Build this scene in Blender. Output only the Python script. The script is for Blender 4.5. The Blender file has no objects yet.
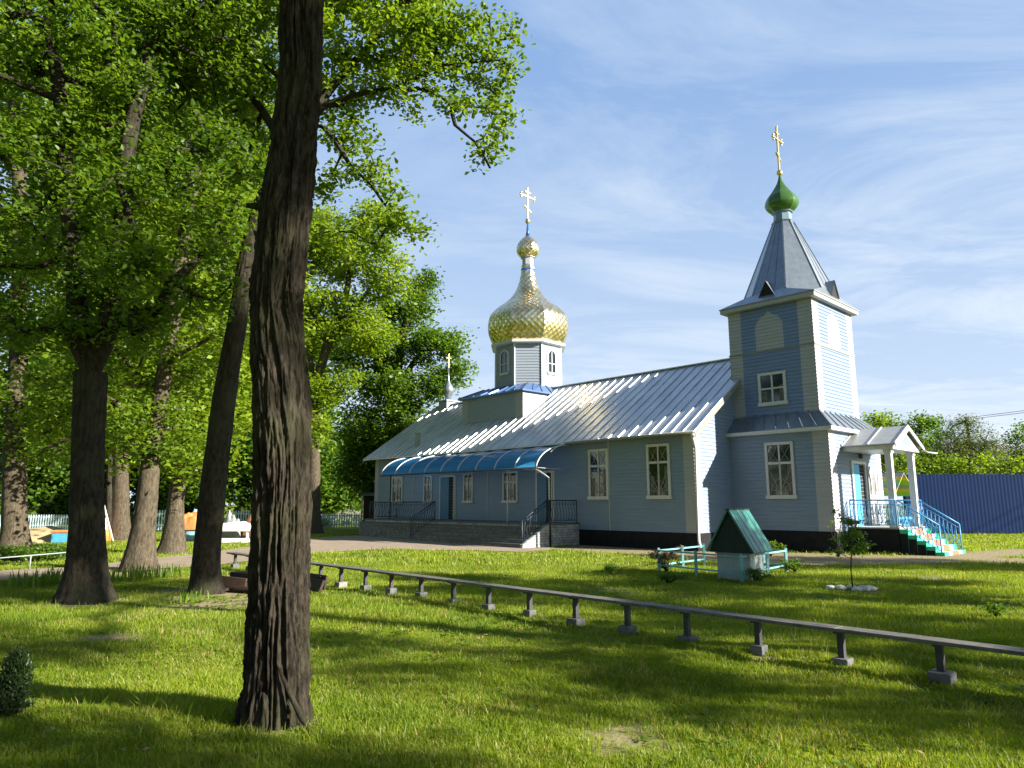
import bpy, bmesh, math, random
import numpy as np
from mathutils import Vector, Matrix
R_ = math.radians
random.seed(7)
S = bpy.context.scene

# ------------------------------------------------------------------ camera
cam_d = bpy.data.cameras.new('camera'); cam = bpy.data.objects.new('camera', cam_d)
S.collection.objects.link(cam); S.camera = cam
cam.location = (0, 0, 1.6); cam.rotation_euler = (R_(90 + 9.73), 0, 0)
cam_d.sensor_width = 36; cam_d.lens = 700.0 / 1024 * 36
cam_d.clip_start = 0.05; cam_d.clip_end = 3000
S.render.resolution_x, S.render.resolution_y = 1024, 768

# ------------------------------------------------------------------ sun and sky
SUN_AZ, SUN_EL = 112.0, 24.0           # azimuth measured from +Y towards +X
sdir = Vector((math.sin(R_(SUN_AZ)) * math.cos(R_(SUN_EL)), math.cos(R_(SUN_AZ)) * math.cos(R_(SUN_EL)), math.sin(R_(SUN_EL))))
sun_d = bpy.data.lights.new('sun', 'SUN'); sun_d.energy = 5.0; sun_d.angle = R_(0.53); sun_d.color = (1.0, 0.93, 0.80)
sun = bpy.data.objects.new('sun', sun_d); S.collection.objects.link(sun)
sun.rotation_euler = sdir.to_track_quat('Z', 'Y').to_euler()
W = bpy.data.worlds.new('World'); S.world = W; W.use_nodes = True
nt = W.node_tree; nt.nodes.clear()
def N(t, kind, **k):
    n = t.nodes.new(kind)
    for a, b in k.items(): setattr(n, a, b)
    return n
sky = N(nt, 'ShaderNodeTexSky', sky_type='NISHITA', sun_disc=False, sun_elevation=R_(SUN_EL), sun_rotation=R_(SUN_AZ))
sky.air_density = 1.0; sky.dust_density = 0.3; sky.ozone_density = 1.6
bg = N(nt, 'ShaderNodeBackground'); bg.inputs['Strength'].default_value = 0.050
out = N(nt, 'ShaderNodeOutputWorld')
tc = N(nt, 'ShaderNodeTexCoord'); sep = N(nt, 'ShaderNodeSeparateXYZ'); nt.links.new(tc.outputs['Generated'], sep.inputs[0])
zz = N(nt, 'ShaderNodeMath', operation='MAXIMUM'); zz.inputs[1].default_value = 0.0; nt.links.new(sep.outputs['Z'], zz.inputs[0])
za = N(nt, 'ShaderNodeMath', operation='ADD'); za.inputs[1].default_value = 0.12; nt.links.new(zz.outputs[0], za.inputs[0])
dx = N(nt, 'ShaderNodeMath', operation='DIVIDE'); nt.links.new(sep.outputs['X'], dx.inputs[0]); nt.links.new(za.outputs[0], dx.inputs[1])
dy = N(nt, 'ShaderNodeMath', operation='DIVIDE'); nt.links.new(sep.outputs['Y'], dy.inputs[0]); nt.links.new(za.outputs[0], dy.inputs[1])
cmb = N(nt, 'ShaderNodeCombineXYZ'); nt.links.new(dx.outputs[0], cmb.inputs[0]); nt.links.new(dy.outputs[0], cmb.inputs[1])
mp = N(nt, 'ShaderNodeMapping'); mp.inputs['Rotation'].default_value = (0, 0, R_(18)); mp.inputs['Scale'].default_value = (0.75, 1.5, 1); nt.links.new(cmb.outputs[0], mp.inputs[0])
n1 = N(nt, 'ShaderNodeTexNoise'); n1.inputs['Scale'].default_value = 1.25; n1.inputs['Detail'].default_value = 10; n1.inputs['Roughness'].default_value = 0.66; n1.inputs['Distortion'].default_value = 0.7
nt.links.new(mp.outputs[0], n1.inputs['Vector'])
cr = N(nt, 'ShaderNodeValToRGB'); cr.color_ramp.elements[0].position = 0.44; cr.color_ramp.elements[1].position = 0.88
cr.color_ramp.elements[0].color = (0, 0, 0, 1); cr.color_ramp.elements[1].color = (1, 1, 1, 1)
nt.links.new(n1.outputs['Fac'], cr.inputs[0])
mr = N(nt, 'ShaderNodeMapRange'); mr.inputs['From Min'].default_value = -0.2; mr.inputs['From Max'].default_value = 0.75   # veil thickens toward +X
mr.inputs['To Min'].default_value = 0.35; mr.inputs['To Max'].default_value = 0.95; nt.links.new(sep.outputs['X'], mr.inputs[0])
cf = N(nt, 'ShaderNodeMath', operation='MULTIPLY'); nt.links.new(cr.outputs[0], cf.inputs[0]); nt.links.new(mr.outputs[0], cf.inputs[1])
veil = N(nt, 'ShaderNodeMapRange'); veil.inputs['From Min'].default_value = 0.0; veil.inputs['From Max'].default_value = 0.55
veil.inputs['To Min'].default_value = 0.62; veil.inputs['To Max'].default_value = 0.04; nt.links.new(zz.outputs[0], veil.inputs[0])
ca = N(nt, 'ShaderNodeMath', operation='ADD', use_clamp=True); nt.links.new(cf.outputs[0], ca.inputs[0]); nt.links.new(veil.outputs[0], ca.inputs[1])
mx = N(nt, 'ShaderNodeMixRGB'); nt.links.new(ca.outputs[0], mx.inputs[0]); nt.links.new(sky.outputs[0], mx.inputs[1]); mx.inputs[2].default_value = (6.0, 6.6, 7.1, 1)
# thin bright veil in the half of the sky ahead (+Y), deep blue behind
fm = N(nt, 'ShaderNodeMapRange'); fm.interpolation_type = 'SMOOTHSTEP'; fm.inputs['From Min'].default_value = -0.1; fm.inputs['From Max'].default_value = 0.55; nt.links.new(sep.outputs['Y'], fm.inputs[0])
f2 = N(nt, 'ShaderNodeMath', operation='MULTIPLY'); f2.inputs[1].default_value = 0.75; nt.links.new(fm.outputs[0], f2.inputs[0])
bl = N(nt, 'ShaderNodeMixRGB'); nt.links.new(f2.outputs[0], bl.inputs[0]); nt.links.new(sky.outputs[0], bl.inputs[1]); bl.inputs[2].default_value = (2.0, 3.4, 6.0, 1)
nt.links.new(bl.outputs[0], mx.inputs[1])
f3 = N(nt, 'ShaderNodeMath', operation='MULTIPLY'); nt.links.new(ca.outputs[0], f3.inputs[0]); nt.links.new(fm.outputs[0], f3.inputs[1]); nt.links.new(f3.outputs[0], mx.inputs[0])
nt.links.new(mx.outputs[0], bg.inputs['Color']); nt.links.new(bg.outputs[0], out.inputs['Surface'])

S.view_settings.view_transform = 'Standard'; S.view_settings.look = 'None'
S.view_settings.exposure = 1.62; S.view_settings.gamma = 1.0
S.render.engine = 'CYCLES'
try:
    S.cycles.max_bounces = 6; S.cycles.diffuse_bounces = 3; S.cycles.glossy_bounces = 3; S.cycles.transmission_bounces = 4; S.cycles.sample_clamp_indirect = 6
except Exception: pass

# ------------------------------------------------------------------ measuring helpers (a pixel of the survey photo and a distance give a world point)
F_, P_ = 700.0, R_(9.73); CP, SP = math.cos(P_), math.sin(P_)
def ray(x, y):
    u = (x - 512) / F_; v = (384 - y) / F_
    return np.array([u, CP - v * SP, SP + v * CP])
def gp(x, y, z=0.0):
    r = ray(x, y); t = (z - 1.6) / r[2]; return np.array([0, 0, 1.6]) + t * r
def at(x, y, Y):
    r = ray(x, y); t = Y / r[1]; return np.array([0, 0, 1.6]) + t * r
ANG = R_(43.3); RR = np.array([math.cos(ANG), math.sin(ANG), 0]); LL = np.array([-math.sin(ANG), math.cos(ANG), 0])
ORG = gp(837, 553)
def lw(x, y, z=0): return ORG + RR * x + LL * y + np.array([0, 0, z])
def wl(p):
    d = np.asarray(p, float)[..., :2] - ORG[:2]
    return d @ RR[:2], d @ LL[:2]

# ------------------------------------------------------------------ object helpers
def tag(o, label=None, cat=None, group=None, kind=None):
    if label: o['label'] = label
    if cat: o['category'] = cat
    if group: o['group'] = group
    if kind: o['kind'] = kind
    return o
def empty(name, loc, rz=0, label=None, cat=None, group=None):
    o = bpy.data.objects.new(name, None); S.collection.objects.link(o)
    o.location = tuple(float(c) for c in loc); o.rotation_euler = (0, 0, rz); o.empty_display_size = 0.3
    return tag(o, label, cat, group)
def np_mesh(name, V, Fc, mats, parent=None, smooth=False, midx=None, uv=None):
    """V (n,3); Fc (m,k) array of equal polygons, or list of lists"""
    me = bpy.data.meshes.new(name)
    V = np.asarray(V, dtype=np.float32)
    if isinstance(Fc, np.ndarray):
        m, k = Fc.shape
        me.vertices.add(len(V)); me.vertices.foreach_set('co', V.ravel())
        me.loops.add(m * k); me.loops.foreach_set('vertex_index', Fc.astype(np.int32).ravel())
        me.polygons.add(m); me.polygons.foreach_set('loop_start', np.arange(0, m * k, k, dtype=np.int32))
        try: me.polygons.foreach_set('loop_total', np.full(m, k, dtype=np.int32))
        except Exception: pass
        me.update(calc_edges=True)
    else:
        me.from_pydata([tuple(map(float, v)) for v in V], [], [list(map(int, f)) for f in Fc])
    if smooth: me.polygons.foreach_set('use_smooth', np.ones(len(me.polygons), dtype=bool))
    for mt in (mats if isinstance(mats, (list, tuple)) else [mats]): me.materials.append(mt)
    if midx is not None: me.polygons.foreach_set('material_index', np.asarray(midx, dtype=np.int32))
    if uv is not None:
        l = me.uv_layers.new(name='UVMap'); l.data.foreach_set('uv', np.asarray(uv, dtype=np.float32).ravel())
    o = bpy.data.objects.new(name, me); S.collection.objects.link(o)
    if parent is not None: o.parent = parent
    return o
class MB:
    def __init__(s): s.v = []; s.f = []; s.m = []; s.sm = []
    def add(s, vs, fs, m=0, smooth=False):
        b = len(s.v); s.v += [tuple(map(float, v)) for v in vs]
        for f in fs: s.f.append([i + b for i in f]); s.m.append(m); s.sm.append(smooth)
    def box(s, x0, x1, y0, y1, z0, z1, m=0):
        s.add([(x0,y0,z0),(x1,y0,z0),(x1,y1,z0),(x0,y1,z0),(x0,y0,z1),(x1,y0,z1),(x1,y1,z1),(x0,y1,z1)],
              [(0,3,2,1),(4,5,6,7),(0,1,5,4),(1,2,6,5),(2,3,7,6),(3,0,4,7)], m)
    def fbox(s, fr, a0, a1, n0, n1, z0, z1, m=0):     # box in a wall frame: fr=(origin,u,n)
        o, u, n = fr; p = lambda a, b, z: tuple(o + u * a + n * b + np.array([0, 0, z]))
        s.add([p(a0,n0,z0),p(a1,n0,z0),p(a1,n1,z0),p(a0,n1,z0),p(a0,n0,z1),p(a1,n0,z1),p(a1,n1,z1),p(a0,n1,z1)],
              [(0,3,2,1),(4,5,6,7),(0,1,5,4),(1,2,6,5),(2,3,7,6),(3,0,4,7)], m)
    def tube(s, pts, r, k=8, m=0, cap=True, smooth=True):
        pts = [np.asarray(p, float) for p in pts]; n = len(pts)
        rs = r if isinstance(r, (list, tuple, np.ndarray)) else [r] * n
        vs = []; up = np.array([0.0, 0.0, 1.0]); prev = None
        for i in range(n):
            t = pts[min(i+1, n-1)] - pts[max(i-1, 0)]; t = t / (np.linalg.norm(t) + 1e-9)
            if prev is None:
                a = np.cross(t, up)
                if np.linalg.norm(a) < 1e-3: a = np.cross(t, np.array([1.0, 0, 0]))
            else: a = prev - t * (prev @ t)
            a = a / (np.linalg.norm(a) + 1e-9); prev = a; b = np.cross(t, a)
            for j in range(k):
                q = 2 * math.pi * j / k; vs.append(pts[i] + (a * math.cos(q) + b * math.sin(q)) * rs[i])
        fs = [(i*k+j, i*k+(j+1) % k, (i+1)*k+(j+1) % k, (i+1)*k+j) for i in range(n-1) for j in range(k)]
        if cap: fs += [tuple(range(k))[::-1], tuple((n-1)*k + j for j in range(k))]
        s.add(vs, fs, m, smooth)
    def bar(s, a, b, w, h=None, m=0):                   # rectangular bar between two points
        a = np.asarray(a, float); b = np.asarray(b, float); h = h or w
        t = (b - a) / (np.linalg.norm(b - a) + 1e-9); u = np.cross(t, [0, 0, 1.0])
        if np.linalg.norm(u) < 1e-3: u = np.array([1.0, 0, 0])
        u = u / np.linalg.norm(u); v = np.cross(u, t)
        vs = [p + u * sx * w / 2 + v * sy * h / 2 for p in (a, b) for sx, sy in ((-1,-1),(1,-1),(1,1),(-1,1))]
        s.add(vs, [(0,1,2,3),(7,6,5,4),(0,4,5,1),(1,5,6,2),(2,6,7,3),(3,7,4,0)], m)
    def lathe(s, prof, cx=0, cy=0, k=32, m=0, smooth=True, rot=0.0):  # prof: [(r,z)]
        vs = []; n = len(prof)
        for r, z in prof:
            for j in range(k):
                q = 2 * math.pi * j / k + rot; vs.append((cx + r * math.cos(q), cy + r * math.sin(q), z))
        fs = [(i*k+j, i*k+(j+1) % k, (i+1)*k+(j+1) % k, (i+1)*k+j) for i in range(n-1) for j in range(k)]
        fs += [tuple(range(k))[::-1], tuple((n-1)*k + j for j in range(k))]
        s.add(vs, fs, m, smooth)
    def poly(s, pts, m=0): s.add(pts, [tuple(range(len(pts)))], m)
    def prism(s, pts, off, m=0):                         # polygon extruded by vector
        n = len(pts); off = np.asarray(off, float); P = [np.asarray(p, float) for p in pts]
        s.add(P + [p + off for p in P], [tuple(range(n))[::-1], tuple(range(n, 2*n))] + [(i, (i+1) % n, n+(i+1) % n, n+i) for i in range(n)], m)
    def build(s, name, mats, parent=None, bevel=0):
        o = np_mesh(name, np.array(s.v), s.f, mats, parent)
        me = o.data; me.polygons.foreach_set('material_index', np.array(s.m, dtype=np.int32)); me.polygons.foreach_set('use_smooth', np.array(s.sm, dtype=bool))
        bm = bmesh.new(); bm.from_mesh(me); bmesh.ops.recalc_face_normals(bm, faces=bm.faces); bm.to_mesh(me); bm.free()
        if bevel:
            b = o.modifiers.new('bevel', 'BEVEL'); b.width = bevel; b.segments = 2; b.limit_method = 'ANGLE'
        me.update(); return o

# ------------------------------------------------------------------ value noise
def vnoise(p, seed=0):
    p = np.asarray(p, float); i = np.floor(p).astype(np.int64); f = p - i; f = f * f * (3 - 2 * f)
    def h(a, b, c):
        n = (a * 374761393 + b * 668265263 + c * 2147483647 + seed * 974634) & 0xffffffff
        n = ((n ^ (n >> 13)) * 1274126177) & 0xffffffff; n = n ^ (n >> 16); return (n & 0xffff) / 65535.0
    r = 0
    for a in (0, 1):
        for b in (0, 1):
            for c in (0, 1):
                w = (f[..., 0] if a else 1 - f[..., 0]) * (f[..., 1] if b else 1 - f[..., 1]) * (f[..., 2] if c else 1 - f[..., 2])
                r = r + w * h(i[..., 0] + a, i[..., 1] + b, i[..., 2] + c)
    return r
def fbm(p, o=4, seed=0):
    r = 0; a = 0.5; p = np.asarray(p, float)
    for k in range(o): r = r + a * vnoise(p, seed + k); a *= 0.5; p = p * 2.03
    return r

# ------------------------------------------------------------------ materials
def mat(name, col, rough=0.7, metal=0.0, var=0.12, scale=6.0, bump=0.0, bscale=40.0, col2=None, stretch=None, spec=0.5, dirt=None):
    m = bpy.data.materials.new(name); m.use_nodes = True; t = m.node_tree; b = t.nodes['Principled BSDF']
    tc = N(t, 'ShaderNodeTexCoord'); v = tc.outputs['Object']
    if stretch:
        mp = N(t, 'ShaderNodeMapping'); mp.inputs['Scale'].default_value = stretch; t.links.new(v, mp.inputs[0]); v = mp.outputs[0]
    n = N(t, 'ShaderNodeTexNoise'); n.inputs['Scale'].default_value = scale; n.inputs['Detail'].default_value = 6; n.inputs['Roughness'].default_value = 0.65
    t.links.new(v, n.inputs['Vector'])
    c1 = [max(0, c * (1 - var)) for c in col]; c2 = col2 or [min(1, c * (1 + var)) for c in col]
    r = N(t, 'ShaderNodeValToRGB'); r.color_ramp.elements[0].position = 0.32; r.color_ramp.elements[1].position = 0.68
    r.color_ramp.elements[0].color = (*c1, 1); r.color_ramp.elements[1].color = (*c2, 1); t.links.new(n.outputs['Fac'], r.inputs[0])
    co = r.outputs[0]
    if dirt:
        n3 = N(t, 'ShaderNodeTexNoise'); n3.inputs['Scale'].default_value = dirt[1]; n3.inputs['Detail'].default_value = 8; t.links.new(tc.outputs['Object'], n3.inputs['Vector'])
        r3 = N(t, 'ShaderNodeMapRange'); r3.inputs['From Min'].default_value = 0.5; r3.inputs['From Max'].default_value = 0.72; r3.inputs['To Max'].default_value = dirt[2]; t.links.new(n3.outputs['Fac'], r3.inputs[0])
        x = N(t, 'ShaderNodeMixRGB'); t.links.new(r3.outputs[0], x.inputs[0]); t.links.new(co, x.inputs[1]); x.inputs[2].default_value = (*dirt[0], 1); co = x.outputs[0]
    t.links.new(co, b.inputs['Base Color'])
    b.inputs['Roughness'].default_value = rough; b.inputs['Metallic'].default_value = metal; b.inputs['Specular IOR Level'].default_value = spec
    if bump:
        n2 = N(t, 'ShaderNodeTexNoise'); n2.inputs['Scale'].default_value = bscale; n2.inputs['Detail'].default_value = 5; t.links.new(v, n2.inputs['Vector'])
        bp = N(t, 'ShaderNodeBump'); bp.inputs['Strength'].default_value = bump; bp.inputs['Distance'].default_value = 0.02
        t.links.new(n2.outputs['Fac'], bp.inputs['Height']); t.links.new(bp.outputs[0], b.inputs['Normal'])
    return m
def leafmat(name, c_dark, c_light, trans, tfac=0.42, rough=0.45):
    m = bpy.data.materials.new(name); m.use_nodes = True; t = m.node_tree; b = t.nodes['Principled BSDF']
    g = N(t, 'ShaderNodeNewGeometry'); tc = N(t, 'ShaderNodeTexCoord')
    n = N(t, 'ShaderNodeTexNoise'); n.inputs['Scale'].default_value = 0.55; n.inputs['Detail'].default_value = 3; t.links.new(tc.outputs['Object'], n.inputs['Vector'])
    a = N(t, 'ShaderNodeMath', operation='MULTIPLY'); a.inputs[1].default_value = 0.5; t.links.new(g.outputs['Random Per Island'], a.inputs[0])
    a2 = N(t, 'ShaderNodeMath', operation='ADD'); t.links.new(a.outputs[0], a2.inputs[0])
    a3 = N(t, 'ShaderNodeMapRange'); a3.inputs['From Min'].default_value = 0.35; a3.inputs['From Max'].default_value = 0.65; a3.inputs['To Max'].default_value = 0.5; t.links.new(n.outputs['Fac'], a3.inputs[0])
    t.links.new(a3.outputs[0], a2.inputs[1])
    mx = N(t, 'ShaderNodeMixRGB'); mx.inputs[1].default_value = (*c_dark, 1); mx.inputs[2].default_value = (*c_light, 1); t.links.new(a2.outputs[0], mx.inputs[0])
    t.links.new(mx.outputs[0], b.inputs['Base Color']); b.inputs['Roughness'].default_value = rough; b.inputs['Specular IOR Level'].default_value = 0.35
    tr = N(t, 'ShaderNodeBsdfTranslucent'); m2 = N(t, 'ShaderNodeMixRGB', blend_type='MULTIPLY'); m2.inputs[0].default_value = 1
    t.links.new(mx.outputs[0], m2.inputs[1]); m2.inputs[2].default_value = (*trans, 1); t.links.new(m2.outputs[0], tr.inputs['Color'])
    ms = N(t, 'ShaderNodeMixShader'); ms.inputs[0].default_value = tfac
    t.links.new(b.outputs[0], ms.inputs[1]); t.links.new(tr.outputs[0], ms.inputs[2]); t.links.new(ms.outputs[0], t.nodes['Material Output'].inputs['Surface'])
    return m
def barkmat(name, c1, c2, sc=1.0, moss=None):
    m = bpy.data.materials.new(name); m.use_nodes = True; t = m.node_tree; b = t.nodes['Principled BSDF']
    tc = N(t, 'ShaderNodeTexCoord'); mp = N(t, 'ShaderNodeMapping'); mp.inputs['Scale'].default_value = (9 * sc, 9 * sc, 2.8 * sc); t.links.new(tc.outputs['Object'], mp.inputs[0])
    n = N(t, 'ShaderNodeTexNoise'); n.inputs['Scale'].default_value = 2.2; n.inputs['Detail'].default_value = 8; n.inputs['Roughness'].default_value = 0.7; n.inputs['Distortion'].default_value = 0.4
    t.links.new(mp.outputs[0], n.inputs['Vector'])
    r = N(t, 'ShaderNodeValToRGB'); r.color_ramp.elements[0].position = 0.36; r.color_ramp.elements[1].position = 0.66
    r.color_ramp.elements[0].color = (*c1, 1); r.color_ramp.elements[1].color = (*c2, 1); t.links.new(n.outputs['Fac'], r.inputs[0]); co = r.outputs[0]
    if moss:
        n3 = N(t, 'ShaderNodeTexNoise'); n3.inputs['Scale'].default_value = 1.6; n3.inputs['Detail'].default_value = 7; t.links.new(tc.outputs['Object'], n3.inputs['Vector'])
        r3 = N(t, 'ShaderNodeMapRange'); r3.inputs['From Min'].default_value = 0.5; r3.inputs['From Max'].default_value = 0.66; r3.inputs['To Max'].default_value = 0.55; t.links.new(n3.outputs['Fac'], r3.inputs[0])
        x = N(t, 'ShaderNodeMixRGB'); t.links.new(r3.outputs[0], x.inputs[0]); t.links.new(co, x.inputs[1]); x.inputs[2].default_value = (*moss, 1); co = x.outputs[0]
    t.links.new(co, b.inputs['Base Color']); b.inputs['Roughness'].default_value = 0.95; b.inputs['Specular IOR Level'].default_value = 0.15
    bp = N(t, 'ShaderNodeBump'); bp.inputs['Strength'].default_value = 0.9; bp.inputs['Distance'].default_value = 0.03
    t.links.new(n.outputs['Fac'], bp.inputs['Height']); t.links.new(bp.outputs[0], b.inputs['Normal'])
    return m

M = {}
M['blue'] = mat('pale blue siding', (0.178, 0.238, 0.355), 0.5, var=0.12, scale=2.5, stretch=(.35, .35, 8), bump=0.05, dirt=((0.22, 0.28, 0.33), 1.4, 0.35))
M['blue_up'] = mat('tower blue siding', (0.150, 0.212, 0.375), 0.5, var=0.12, scale=2.5, stretch=(.35, .35, 8), bump=0.05)
M['cream'] = mat('grey white siding', (0.36, 0.362, 0.395), 0.55, var=0.08, scale=3, stretch=(.4, .4, 8), bump=0.05, dirt=((0.38, 0.37, 0.32), 1.7, 0.35))
M['grey_side'] = mat('grey siding', (0.25, 0.29, 0.35), 0.55, var=0.07, scale=3, stretch=(1, 1, 6), bump=0.05)
M['white'] = mat('white paint', (0.54, 0.54, 0.56), 0.45, var=0.06, scale=9, bump=0.06, dirt=((0.42, 0.40, 0.34), 5, 0.4))
M['dim'] = mat('weathered trim', (0.22, 0.22, 0.20), 0.6)
M['plinth'] = mat('black painted plinth', (0.008, 0.009, 0.012), 0.7, var=0.3, scale=5, bump=0.15, spec=.2, dirt=((0.03, 0.025, 0.02), 3, 0.4))
M['glass'] = mat('window glass', (0.012, 0.016, 0.02), 0.06, var=0.3, scale=2.0, spec=0.8)
M['curtain'] = mat('net curtain', (0.12, 0.12, 0.11), 0.9, var=0.4, scale=7)
M['dark'] = mat('unlit interior black', (0.015, 0.013, 0.012), 0.9)  # near-black panels stand in for unlit interiors; the shade is in the colour
M['iron'] = mat('dark painted iron', (0.03, 0.045, 0.07), 0.5, var=0.2)
M['black'] = mat('black pipe', (0.012, 0.012, 0.014), 0.4)
M['brick'] = None
M['door_blue'] = mat('bright blue door paint', (0.06, 0.36, 0.72), 0.45, var=0.08, bump=0.05)
M['door_dk'] = mat('blue door', (0.05, 0.15, 0.27), 0.5, var=0.1)
M['rail_blue'] = mat('blue railing paint', (0.07, 0.32, 0.62), 0.4, var=0.12)
M['turq'] = mat('turquoise paint', (0.16, 0.40, 0.46), 0.55, var=0.15, scale=14, dirt=((0.2, 0.17, 0.12), 9, 0.5))
M['green_dome'] = mat('green enamelled sheet', (0.06, 0.145, 0.035), 0.3, metal=0.3, var=0.12, scale=5)
M['well_roof'] = mat('green painted boards', (0.03, 0.16, 0.13), 0.32, var=0.35, scale=4, stretch=(1, 1, 1), bump=0.25, bscale=24, dirt=((0.10, 0.16, 0.12), 12, 0.5))
M['well_gable'] = mat('dark green gable', (0.004, 0.016, 0.012), 0.7, var=0.2)
M['well_body'] = mat('whitewashed concrete', (0.36, 0.42, 0.44), 0.8, var=0.16, scale=6, bump=0.3, dirt=((0.16, 0.2, 0.22), 6, 0.6))
M['blue_roof'] = mat('blue sheet roof', (0.09, 0.17, 0.36), 0.3, metal=0.4, var=0.1)
M['spire'] = mat('galvanised spire sheet', (0.30, 0.34, 0.38), 0.34, metal=0.7, var=0.14, scale=4, bump=0.04, bscale=9)
M['goldplain'] = mat('gilt metal', (0.78, 0.58, 0.24), 0.28, metal=0.9, var=0.1)
M['blueneck'] = mat('blue sheet neck', (0.03, 0.12, 0.62), 0.3, metal=0.3)
M['concrete'] = mat('weathered concrete', (0.12, 0.12, 0.125), 0.9, var=0.25, scale=12, bump=0.5, bscale=60)
M['concrete_lt'] = mat('light concrete', (0.22, 0.22, 0.20), 0.9, var=0.2, scale=12, bump=0.5, bscale=60)
M['plank'] = mat('grey bench plank', (0.13, 0.12, 0.105), 0.75, var=0.35, scale=3.5, stretch=(9, 1, 9), bump=0.4, bscale=9, dirt=((0.05, 0.05, 0.045), 9, 0.7))
M['leg'] = mat('bench leg steel', (0.035, 0.035, 0.04), 0.7, var=0.3)
M['oldwood'] = mat('dark old boards', (0.035, 0.022, 0.016), 0.85, var=0.4, scale=4, stretch=(1, 8, 8), bump=0.4)
M['redwood'] = mat('reddish old boards', (0.05, 0.026, 0.018), 0.8, var=0.4, scale=4, bump=0.3)
M['fence_blue'] = mat('dark blue fence sheet', (0.002, 0.016, 0.070), 0.8, var=0.12, scale=1.5, spec=.12)
M['picket'] = mat('pale blue pickets', (0.50, 0.62, 0.68), 0.6, var=0.1)
M['stone'] = mat('white stone', (0.55, 0.54, 0.50), 0.9, var=0.2, scale=9, bump=0.5, bscale=20)
M['sand'] = mat('sand', (0.42, 0.32, 0.17), 0.95, var=0.15, scale=4, bump=0.5, bscale=20)
M['orange'] = mat('orange tarpaulin', (0.62, 0.22, 0.07), 0.5, var=0.2, scale=6)
M['ltblue'] = mat('light blue cloth', (0.30, 0.58, 0.72), 0.7)
M['cloth'] = mat('white sheeting', (0.75, 0.74, 0.72), 0.6, var=0.08)
M['greycloth'] = mat('grey crate', (0.25, 0.27, 0.28), 0.7, var=0.2)
M['brown'] = mat('brown blanket', (0.20, 0.09, 0.05), 0.8, var=0.2)
M['red'] = mat('red cloth', (0.55, 0.03, 0.04), 0.6)
M['yellow'] = mat('yellow paint', (0.75, 0.55, 0.04), 0.5)
M['lime'] = mat('lime paint', (0.30, 0.60, 0.08), 0.5)
M['far_wall'] = mat('pinkish grey render', (0.36, 0.31, 0.33), 0.9, var=0.1)
M['far_roof'] = mat('grey corrugated roof', (0.17, 0.16, 0.15), 0.8, var=0.2, stretch=(6, 1, 1))
M['tread_green'] = mat('green tread paint', (0.03, 0.42, 0.24), 0.5, var=0.12, scale=10)
M['tread_red'] = mat('orange red tread paint', (0.62, 0.15, 0.07), 0.5, var=0.15, scale=10)
M['tread_aqua'] = mat('aqua tread paint', (0.28, 0.62, 0.74), 0.5, var=0.12, scale=10)
M['lamp'] = mat('black lamp', (0.02, 0.02, 0.02), 0.4)

# galvanised roof with sheet joints and a little rust
def roofmat():
    m = bpy.data.materials.new('galvanised roof'); m.use_nodes = True; t = m.node_tree; b = t.nodes['Principled BSDF']
    tc = N(t, 'ShaderNodeTexCoord'); v = tc.outputs['Object']
    mp = N(t, 'ShaderNodeMapping'); mp.inputs['Scale'].default_value = (0.5, 2.0, 0.5); t.links.new(v, mp.inputs[0])
    br = N(t, 'ShaderNodeTexNoise'); br.inputs['Scale'].default_value = 1.6; br.inputs['Detail'].default_value = 7; t.links.new(mp.outputs[0], br.inputs['Vector'])
    r = N(t, 'ShaderNodeValToRGB'); r.color_ramp.elements[0].position = .3; r.color_ramp.elements[1].position = .72
    r.color_ramp.elements[0].color = (.42, .44, .46, 1); r.color_ramp.elements[1].color = (.66, .67, .68, 1); t.links.new(br.outputs['Fac'], r.inputs[0])
    n3 = N(t, 'ShaderNodeTexNoise'); n3.inputs['Scale'].default_value = .7; n3.inputs['Detail'].default_value = 9; n3.inputs['Roughness'].default_value = .7; t.links.new(v, n3.inputs['Vector'])
    r3 = N(t, 'ShaderNodeMapRange'); r3.inputs['From Min'].default_value = .56; r3.inputs['From Max'].default_value = .75; r3.inputs['To Max'].default_value = .5; t.links.new(n3.outputs['Fac'], r3.inputs[0])
    x = N(t, 'ShaderNodeMixRGB'); t.links.new(r3.outputs[0], x.inputs[0]); t.links.new(r.outputs[0], x.inputs[1]); x.inputs[2].default_value = (.33, .22, .17, 1)
    t.links.new(x.outputs[0], b.inputs['Base Color'])
    rr = N(t, 'ShaderNodeMapRange'); rr.inputs['To Min'].default_value = .26; rr.inputs['To Max'].default_value = .48; t.links.new(br.outputs['Fac'], rr.inputs[0]); t.links.new(rr.outputs[0], b.inputs['Roughness'])
    b.inputs['Metallic'].default_value = .5
    n2 = N(t, 'ShaderNodeTexNoise'); n2.inputs['Scale'].default_value = 2.2; t.links.new(v, n2.inputs['Vector'])
    bp = N(t, 'ShaderNodeBump'); bp.inputs['Strength'].default_value = .25; bp.inputs['Distance'].default_value = .03; t.links.new(n2.outputs['Fac'], bp.inputs['Height']); t.links.new(bp.outputs[0], b.inputs['Normal'])
    return m
M['roof'] = roofmat()
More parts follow.
